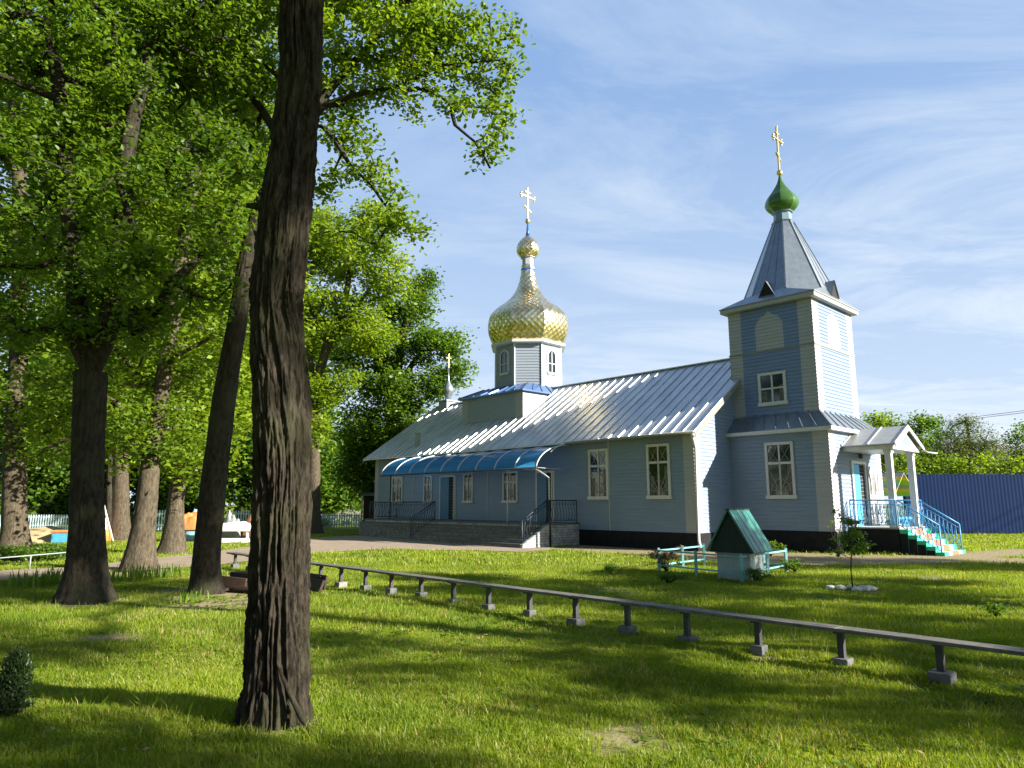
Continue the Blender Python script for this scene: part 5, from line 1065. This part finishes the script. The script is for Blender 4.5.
# ------------------------------------------------------------------ small plants
def shrub(name, label, cat, c, r, h, leaf, seed, size=.05, n=26, per=60, group=None, stemcol='bark', zlo=.1, aspect=.5):
    c = np.array([c[0], c[1], 0.0]); e = empty(name, c, 0, label, cat, group); g = np.random.default_rng(seed)
    C = g.normal(size=(n, 3)) * .42 * np.array([r, r, 0]) + np.stack([np.zeros(n), np.zeros(n), g.uniform(zlo, h * .92, n)], 1)
    mb = MB()
    for k in range(min(12, n)): mb.tube([(0, 0, -.02), C[k] * A3(.5, .5, .6), C[k]], [.012, .008, .004], 5)
    mb.build('stems', [M[stemcol]], e); leaves_mesh('foliage', C, .11 * max(r, .35), per, size, leaf, e, seed, 0, aspect); return e
GB = 'small bushes on the lawn round the well'
shrub('bush', 'dark bush in front of the right corner of the well railing', 'bush', gp(757, 582), .24, .26, M['leaf_dark'], 1, n=18, group=GB)
shrub('bush', 'round bush just right of the well railing', 'bush', gp(795, 573), .28, .32, M['leaf_dark'], 2, n=20, group=GB)
shrub('bush', 'reddish leaved bush inside the left corner of the well railing', 'bush', gp(666, 572), .28, .62, leafmat('reddish leaves', (.06, .05, .02), (.12, .09, .03), (1.3, 1, .6)), 3, n=26, group=GB)
shrub('bush', 'low dark bush in front of the left end of the well railing', 'bush', gp(668, 583), .34, .2, M['leaf_dark'], 4, n=20, group=GB)
shrub('bush', 'small lone dark bush on the lawn left of the well', 'bush', gp(612, 576), .16, .26, M['leaf_dark'], 5, n=12, group=GB)
shrub('bush', 'green bush against the church wall behind the well', 'bush', gp(771, 556) + A3(0, 0, 0), .45, .45, M['leaf_oak'], 6, n=16, size=.09, group=GB)
shrub('bush', 'small low bush on the lawn near the right edge', 'bush', gp(996, 616), .14, .14, M['leaf_dark'], 7, n=8, group=GB)
shrub('rose_bush', 'tall thin rose bush at the corner of the bell tower', 'bush', gp(838, 557), .35, 1.15, M['leaf_oak'], 8, n=12, per=14, size=.06)
shrub('weed', 'tuft of weeds in the shaded corner between nave and tower', 'plant', lw(-.5, 3.2), .3, .6, M['leaf_oak'], 9, n=8, per=20, size=.07)
# sapling in a ring of stones
sp = gp(853, 590); sa = empty('sapling', sp, 0, 'thin sapling with dark leaves growing from the ring of white stones', 'tree')
mb = MB(); mb.tube([(0, 0, -.02), (-.01, 0, .35), (.03, .01, .7), (.0, 0, 1.05), (.04, 0, 1.35)], [.014, .012, .010, .007, .003], 6)
g = np.random.default_rng(77); Cs = []
for k in range(24):
    a = g.uniform(0, 6.28); z = g.uniform(.58, 1.35); L_ = g.uniform(.15, .45) * (1.5 - z / 1.3); q = A3(math.cos(a) * L_, math.sin(a) * L_, z + .12); mb.tube([(0.01, 0, z), q], [.005, .002], 4); Cs.append(q); Cs.append(q * A3(.6, .6, 1) - A3(0, 0, .04))
mb.build('stem', [M['bark']], sa); leaves_mesh('foliage', np.array(Cs), .06, 26, .06, M['leaf_dark'], sa, 5)
GS = 'white stones round the sapling'
desc = ['largest white stone left of the sapling', 'flat white stone at the left end of the ring', 'white stone right in front of the sapling stem', 'upright white stone at the right side of the ring', 'small white stone at the far right of the ring', 'rounded white stone behind the sapling stem', 'white stone between the stem and the right end', 'small pale stone behind the left stones', 'pale stone at the back right of the ring']
for k, (dx_, dy_, r) in enumerate([(-.22, .02, .10), (-.38, .10, .08), (0, -.16, .09), (.30, -.02, .10), (.42, .05, .06), (.06, .18, .08), (.17, -.10, .09), (-.24, .2, .07), (.26, .16, .07)]):
    g = np.random.default_rng(30 + k); bm = bmesh.new(); bmesh.ops.create_icosphere(bm, subdivisions=3, radius=r)
    for v in bm.verts:
        q = np.array(v.co) / r; f = 1 + .45 * (float(fbm(q[None] * 1.4 + k * 5, 3, k)[0]) - .45); v.co = v.co * f; v.co.z *= .6; v.co.x *= 1.25
    me = bpy.data.meshes.new('stone'); bm.to_mesh(me); bm.free(); me.materials.append(M['stone']); o = bpy.data.objects.new('stone', me); S.collection.objects.link(o)
    o.location = (sp[0] + dx_, sp[1] + dy_, r * .35); o.rotation_euler = (0, 0, g.uniform(0, 6)); tag(o, desc[k] if 'white' in desc[k] or 'pale' in desc[k] else desc[k], 'stone', GS)
# small conifer bottom left
cf0 = gp(10, 716); e = empty('conifer', cf0, 0, 'small dark conifer shrub at the lower left edge', 'shrub')
C_ = []; g = np.random.default_rng(9)
for k in range(170):
    z = g.uniform(.03, .46); R0 = .12 * (1 - (z / .5) ** 2.2) + .012; a = g.uniform(0, 6.28); rr = R0 * g.uniform(.3, 1); C_.append((math.cos(a) * rr, math.sin(a) * rr, z))
mb = MB(); mb.tube([(0, 0, -.03), (0, 0, .5)], [.02, .004], 6); mb.build('stem', [M['bark']], e); leaves_mesh('foliage', np.array(C_), .020, 60, .030, M['leaf_conifer'], e, 3, -.9, .35)
# leafy perennials along the path and trunks
GP_ = 'sword leaved plants along the path'
def swordplant(label, c, h, n, seed, leaf, group=GP_, w=.03, r=.15):
    c = np.array([c[0], c[1], 0.0]); e = empty('plant', c, 0, label, 'plant', group); g = np.random.default_rng(seed); V = []; Fc = []
    for k in range(n):
        a = g.uniform(0, 6.28); b = np.array([math.cos(a), math.sin(a), 0]); p = np.array([g.normal() * r, g.normal() * r, 0]); H = h * g.uniform(.6, 1.1); ln = g.uniform(.15, .6); s = np.array([-b[1], b[0], 0]) * w
        i = len(V); V += [p - s, p + s, p + b * H * ln * .3 + A3(0, 0, H * .6) - s, p + b * H * ln * .3 + A3(0, 0, H * .6) + s, p + b * H * ln * .8 + A3(0, 0, H)]; Fc += [[i, i + 1, i + 3, i + 2], [i + 2, i + 3, i + 4]]
    np_mesh('foliage', V, Fc, [leaf], e); return e
for i, (x, y, h, lab, lf) in enumerate([(24, 586, .45, 'dark sword leaved plant near the left edge by the path', 'leaf_dark'), (48, 584, .4, 'second dark sword leaved plant from the left edge', 'leaf_dark'), (62, 582, .5, 'pale green sword leaved plant touching the forked oak base', 'leaf_oak'), (118, 580, .45, 'sword leaved plant between the forked oak and the knotty oak', 'leaf_oak'),
                                    (138, 580, .5, 'bushy sword leaved plant in front of the knotty oak', 'leaf_oak'), (158, 578, .45, 'sword leaved plant right of the knotty oak base', 'leaf_dark'), (172, 574, .35, 'low sword leaved plant beside the left end of the bench', 'leaf_oak'), (192, 601, .3, 'weedy tuft at the foot of the leaning oak', 'leaf_oak')]):
    swordplant(lab, gp(x, y), h * .72, 34, i, M[lf], r=.20, w=.014)
for i, (x, y, h, lab) in enumerate([(318, 529, .8, 'pale flowering plant at the left end of the flower bed'), (330, 527, .9, 'pale flowering plant second from left in the flower bed'), (343, 526, .9, 'pale flowering plant in the middle of the flower bed'), (355, 526, .8, 'pale flowering plant right of the bed middle'), (366, 527, .7, 'pale flowering plant nearest the church corner')]):
    shrub('flowering_plant', lab, 'plant', gp(x, y), .9, h, M['leaf_flower'], 60 + i, size=.14, n=26, per=34, group='flower bed plants left of the church')
for i, (x, y, lab) in enumerate([(10, 560, 'low dark hedge plant behind the white pipe rail, at the left edge'), (38, 560, 'low hedge plant behind the white pipe rail, beside the edge oak'), (56, 558, 'low hedge plant behind the white pipe rail, next to the forked oak')]):
    shrub('low_bush', lab, 'bush', gp(x, y), .75, .35, M['leaf_dark'], 80 + i, size=.1, n=34, per=40, group='low bushes along the white rail')
# ------------------------------------------------------------------ left distance
a_, b_ = gp(-60, 575), gp(72, 568); a_ = at(-60, 563, a_[1]); b_ = at(72, 552, b_[1]); 
M['pipe'] = mat('dull white pipe', (.26, .30, .32), .6)
pr_ = empty('pipe_rail', (a_[0], a_[1], 0), 0, 'low white pipe rail beside the path at the left edge', 'railing')
mb = MB(); o_ = A3(a_[0], a_[1], 0); mb.tube([a_ - o_, b_ - o_], .014, 8); mb.build('rail', [M['pipe']], pr_)
for k in range(4):
    p = a_ + (b_ - a_) * (k / 3) - o_; mb = MB(); mb.tube([(p[0], p[1], 0), tuple(p)], .014, 6); mb.build('post', [M['pipe']], pr_)
def picket(label, x0, x1, Y, h, ztop_px=None, group='pale blue picket fence runs'):
    p0, p1 = at(x0, 530, Y)[0], at(x1, 530, Y)[0]; e = empty('picket_fence', (p0, Y, 0), 0, label, 'fence', group); L_ = p1 - p0
    n_p = min(90, max(4, int(L_ / .16))); 
    for z in (.25 * h, .8 * h): mb = MB(); mb.box(0, L_, .0, .04, z, z + .07); mb.build('rail', [M['picket']], e)
    for k in range(n_p): x = L_ * (k + .5) / n_p; mb = MB(); mb.prism([A3(x - .04, -.022, .05), A3(x + .04, -.022, .05), A3(x + .04, -.022, h - .05), A3(x, -.022, h), A3(x - .04, -.022, h - .05)], (0, .02, 0)); mb.build('picket', [M['picket']], e)
picket('pale blue picket fence between the edge oak and the forked oak', -30, 92, 45, .95); picket('pale blue picket fence seen beside the knotty oak', 132, 168, 43, 1.25); picket('pale blue picket fence seen just left of the foreground trunk', 226, 262, 45, 1.2); picket('pale picket fence behind the flower bed left of the church', 316, 372, 47, 1.0)
# sand heap
gx, gy = np.meshgrid(np.linspace(-1, 1, 40), np.linspace(-1, 1, 40)); rr = np.hypot(gx, gy); hz_ = np.clip(1 - rr, 0, 1) ** .8 * .75 * (.8 + .5 * fbm(np.stack([gx * 2, gy * 2, gx * 0], -1), 3, 4)); ii = np.arange(1600).reshape(40, 40)
sc_ = gp(48, 541); o = np_mesh('sand_heap', np.stack([gx * 2.6, gy * 1.7, hz_ - .02], -1).reshape(-1, 3), np.stack([ii[:-1, :-1].ravel(), ii[:-1, 1:].ravel(), ii[1:, 1:].ravel(), ii[1:, :-1].ravel()], 1), [M['sand']], smooth=True); o.location = (sc_[0], sc_[1], 0); tag(o, 'heap of yellow sand in front of the picket fence at left', 'sand heap')
# play tent half hidden by the forked oak
tp = at(89, 530, 31); te = empty('play_tent', (tp[0], 31, 0), 0, 'red and white pointed play tent with orange skirt, mostly behind the forked oak', 'tent')
mb = MB(); K = 12; RT, HT = .84, 3.0
for k in range(K):
    a, b_ = 2 * math.pi * k / K, 2 * math.pi * (k + 1) / K; mb.add([(math.cos(a) * RT, math.sin(a) * RT, .5), (math.cos(b_) * RT, math.sin(b_) * RT, .5), (0, 0, HT)], [(0, 1, 2)], k % 2)
mb.build('tent_cloth', [M['red'], M['cloth']], te)
mb = MB(); mb.lathe([(.87, .0), (.9, .25), (.84, .52)], 0, 0, 12, smooth=False); mb.build('skirt', [M['orange']], te)
for k in range(0, 12, 3): a = 2 * math.pi * k / 12; mb = MB(); mb.tube([(math.cos(a) * 1.1, math.sin(a) * 1.1, 0), (0, 0, HT + .1)], .03, 6); mb.build('pole', [M['cloth']], te)
tb = at(66, 526, 30.6); e = empty('toy_box', (tb[0] + .3, 30.2, 0), R_(10), 'small blue box with orange lid beside the play tent', 'box'); mb = MB(); mb.box(-.45, .45, -.3, .3, 0, .42); mb.build('box_body', [M['rail_blue']], e, bevel=.02); mb = MB(); mb.box(-.5, .5, -.34, .34, .42, .52); mb.build('lid', [M['orange']], e, bevel=.02)
# trestle tables with covered goods
def cloth_heap(name, label, cat, loc, sx, sy, h, m_, seed, group=None):
    n_ = 26; gx, gy = np.meshgrid(np.linspace(-1, 1, n_), np.linspace(-1, 1, n_)); ed = (1 - np.abs(gx) ** 4) * (1 - np.abs(gy) ** 4); nn = fbm(np.stack([gx * 2 + seed, gy * 2, gx * 0], -1), 3, seed)
    z = ed * h * (.35 + 1.0 * nn); ii = np.arange(n_ * n_).reshape(n_, n_); V = np.stack([gx * sx, gy * sy, z], -1).reshape(-1, 3)
    o = np_mesh(name, np.concatenate([V, V * np.array([1, 1, 0]) + np.array([0, 0, -.01])]), np.concatenate([np.stack([ii[:-1, :-1].ravel(), ii[:-1, 1:].ravel(), ii[1:, 1:].ravel(), ii[1:, :-1].ravel()], 1), np.stack([ii[:-1, :-1].ravel(), ii[1:, :-1].ravel(), ii[1:, 1:].ravel(), ii[:-1, 1:].ravel()], 1) + n_ * n_]), [m_], smooth=True)
    o.location = loc; return tag(o, label, cat, group)
def trestle(label, x, y_px, Y, L_, m_):
    p = at(x, 530, Y); e = empty('trestle_table', (p[0], Y, 0), 0, label, 'table', 'trestle tables on the far lawn')
    mb = MB(); mb.box(-L_/2, L_/2, -.4, .4, .45, .50); mb.build('table_top', [M[m_]], e)
    for sx in (-1, 1):
        for sy in (-1, 1): mb = MB(); mb.box(sx * (L_/2 - .2) - .04, sx * (L_/2 - .2) + .04, sy * .32 - .04, sy * .32 + .04, 0, .45); mb.build('leg', [M['white']], e)
    return p
p = trestle('low dark trestle table carrying the orange tarpaulin', 191, 0, 31, 1.7, 'oldwood')
cloth_heap('tarpaulin', 'crumpled orange tarpaulin on the low table left of the leaning oak', 'tarpaulin', (p[0] - .15, 31, .512), .62, .36, .75, M['orange'], 3)
cloth_heap('cloth_bundle', 'light blue cloth bundle behind the orange tarpaulin', 'cloth', (p[0] + .1, 31.9, .0), .75, .3, 1.5, M['ltblue'], 5)
p = trestle('low trestle table with white sheeting, between the leaning oak and the foreground trunk', 232, 0, 31, 2.0, 'white')
cloth_heap('white_sheeting', 'crumpled white sheeting spread on the low table', 'sheet', (p[0] + .1, 31, .512), .95, .38, .38, M['cloth'], 8)
cloth_heap('grey_bundle', 'grey bundle lying behind the white sheeting', 'bundle', (p[0] - .3, 31.8, 0), .45, .3, 1.35, M['greycloth'], 9)
cloth_heap('blanket', 'brown blanket heap behind the right end of the white sheeting', 'blanket', (p[0] + .55, 31.9, 0), .4, .3, 1.25, M['brown'], 12)
mb = MB(); mb.box(-1.2, 1.0, -.35, .35, .0, .16); o = mb.build('white_slab', [M['cloth']]); o.location = (p[0] + .3, 30.3, 0); tag(o, 'long white slab lying on the grass in front of the white sheeted table', 'slab')
# distant houses
hs = empty('house', (at(362, 500, 66)[0], 66, 0), R_(-6), 'pinkish grey house glimpsed through the trees left of the church', 'house')
mb = MB(); mb.box(-2.6, 2.6, 0, 5, 0, 3.6); mb.build('wall', [M['far_wall']], hs); mb = MB(); mb.prism([A3(-2.9, -.4, 3.6), A3(2.9, -.4, 3.6), A3(2.9, 2.5, 5.2), A3(-2.9, 2.5, 5.2)], (0, 0, .1)); mb.prism([A3(-2.9, 5.4, 3.6), A3(2.9, 5.4, 3.6), A3(2.9, 2.5, 5.2), A3(-2.9, 2.5, 5.2)], (0, 0, .1)); mb.build('roof', [M['far_roof']], hs)
for x_ in (-1.6, 0, 1.6): mb = MB(); mb.box(x_ - .35, x_ + .35, -.05, -.01, 1.3, 2.5); mb.build('window', [M['glass']], hs)
sh = empty('shed', (at(372, 515, 44)[0], 44, 0), 0, 'dark timber shed with two white posts beside the far church corner', 'shed')
mb = MB(); mb.box(-.55, .9, 0, 1.6, 0, 2.1); mb.build('wall', [M['oldwood']], sh); mb = MB(); mb.prism([A3(-.7, -.3, 2.1), A3(1.1, -.3, 2.1), A3(1.1, 1.8, 2.45), A3(-.7, 1.8, 2.45)], (0, 0, .06)); mb.build('roof', [M['far_roof']], sh)
for x_ in (-.6, .55): mb = MB(); mb.box(x_ - .05, x_ + .05, -.25, -.15, 0, 2.1); mb.build('post', [M['white']], sh)
h2 = empty('house', (at(52, 510, 62)[0], 62, 0), R_(5), 'low grey building seen far off above the sand heap', 'house')
mb = MB(); mb.box(-4, 4, 0, 5, 0, 1.9); mb.build('wall', [M['greycloth']], h2); mb = MB(); mb.prism([A3(-4.3, -.4, 1.9), A3(4.3, -.4, 1.9), A3(4.3, 5.4, 2.9), A3(-4.3, 5.4, 2.9)], (0, 0, .1)); mb.build('roof', [M['far_roof']], h2)

# ------------------------------------------------------------------ grass
def grass(n, y0, y1, h, w, seed, name, label, segs):
    g = np.random.default_rng(seed); y = np.exp(g.uniform(math.log(y0), math.log(y1), n)) if False else np.sqrt(g.uniform(y0 * y0, y1 * y1, n)); x = g.uniform(-.86, .84, n) * y
    if y0 > 12: x = g.uniform(-.9, .9, n) * y
    P = np.stack([x, y], 1); keep = dirtmask(P) < g.uniform(.05, .75, n)
    keep &= poly_sd(P, path_poly) > g.uniform(-.12, .1, n)
    lx, ly = wl(P); inside = (lx > -2.6) & (lx < 7.3) & (ly > 3.5) & (ly < 24.5) | (lx > -.1) & (lx < 4.8) & (ly > -.15) & (ly < 4) | (lx > 1) & (lx < 3.9) & (ly > -3.05) & (ly < 0) | (lx > -6) & (lx < -2.4) & (ly > 9) & (ly < 22.4)
    keep &= ~inside; keep &= np.hypot(x - t1[0][0], y - t1[0][1]) > .26; keep &= y < FY - .1
    dens = fbm(np.column_stack([P * .9, np.zeros(n)]), 3, 40); keep &= dens + .25 > g.uniform(0, .8, n) * .8
    P = P[keep]; n = len(P); z = gz(P) - .015; tall = fbm(np.column_stack([P * .55, np.zeros(n)]), 3, 41); tuft = vnoise(np.column_stack([P * 5, np.zeros(n)]), 42)
    H = h * (.35 + 1.1 * tall) * (.55 + .9 * tuft) * g.uniform(.6, 1.35, n); wd = w * g.uniform(.6, 1.3, n) * (P[:, 1] / y0) ** .6; H = H * (1 + .0 * y0)
    H = H * np.where(g.uniform(0, 1, n) < .03, 1.9, 1.0); a = g.uniform(0, 2 * np.pi, n); ln = g.uniform(.1, .9, n); b = g.uniform(0, 2 * np.pi, n); sx, sy = np.cos(a) * wd, np.sin(a) * wd; dx, dy = np.cos(b) * H * ln, np.sin(b) * H * ln
    p = lambda fx, fz, s: np.stack([P[:, 0] + dx * fx + sx * s, P[:, 1] + dy * fx + sy * s, z + H * fz], 1)
    if segs == 2:
        V = np.stack([p(0, 0, -1), p(0, 0, 1), p(.3, .6, .75), p(.3, .6, -.75), p(1, .95, 0)], 1).reshape(-1, 3); i = np.arange(n)[:, None] * 5
        me_f = np.concatenate([np.concatenate([i, i + 1, i + 2], 1), np.concatenate([i, i + 2, i + 3], 1), np.concatenate([i + 3, i + 2, i + 4], 1)])
    else:
        V = np.stack([p(0, 0, -1), p(0, 0, 1), p(.8, 1, 0)], 1).reshape(-1, 3); me_f = np.arange(n * 3).reshape(-1, 3)
    o = np_mesh(name, V, me_f, [M['grass']]); return tag(o, label, 'grass', kind='stuff')
grass(520000, 2.6, 8.5, .055, .0021, 1, 'grass', 'short tufted grass of the foreground lawn', 2)
grass(400000, 8.3, 19, .062, .0052, 2, 'grass', 'sunlit and shaded grass of the middle lawn round the bench', 1)
grass(260000, 18.8, 48, .075, .018, 3, 'grass', 'mown grass of the far lawn beyond the path', 1)

def scatter_leaves(name, label, n, y0, y1, size, mt, seed, flat, clump):
    g = np.random.default_rng(seed); k = n // clump; y = np.sqrt(g.uniform(y0 * y0, y1 * y1, k)); x = g.uniform(-.85, .85, k) * y; P = np.stack([x, y], 1)
    ok = (poly_sd(P, path_poly) > .1) & (wl(P)[0] < -7.5) & (np.hypot(x - t1[0][0], y - t1[0][1]) > .45) & (fbm(np.column_stack([P * .6, np.zeros(k)]), 3, seed) > .46); P = P[ok]
    P = np.repeat(P, clump, 0); n = len(P); P = P + g.normal(size=(n, 2)) * .05; z = gz(P) + .0; a = g.uniform(0, 6.283, n); el = g.uniform(.1, .6, n) if not flat else g.normal(0, .25, n)
    d = np.stack([np.cos(a) * np.cos(el), np.sin(a) * np.cos(el), np.sin(el)], 1); sd = np.stack([-np.sin(a), np.cos(a), g.normal(0, .3, n)], 1); L = size * g.uniform(.5, 1.3, n)[:, None]; B = np.column_stack([P, z + (.03 if flat else .0)])
    V = np.stack([B, B + d * L * .5 + sd * L * .22, B + d * L - A3(0, 0, .25) * L * (0 if flat else 1), B + d * L * .5 - sd * L * .22], 1).reshape(-1, 3)
    return tag(np_mesh(name, V, np.arange(n * 4).reshape(-1, 4), [mt]), label, 'leaves' if flat else 'weeds', kind='stuff')
scatter_leaves('weeds', 'broad leaved weeds scattered through the lawn', 26000, 2.8, 16, .075, M['leaf_oak'], 71, False, 13)
scatter_leaves('fallen_leaves', 'dry brown leaves and litter lying on the lawn', 1500, 2.8, 13, .05, mat('dry leaves', (.22, .14, .07), .9, var=.4, scale=3), 72, True, 2)
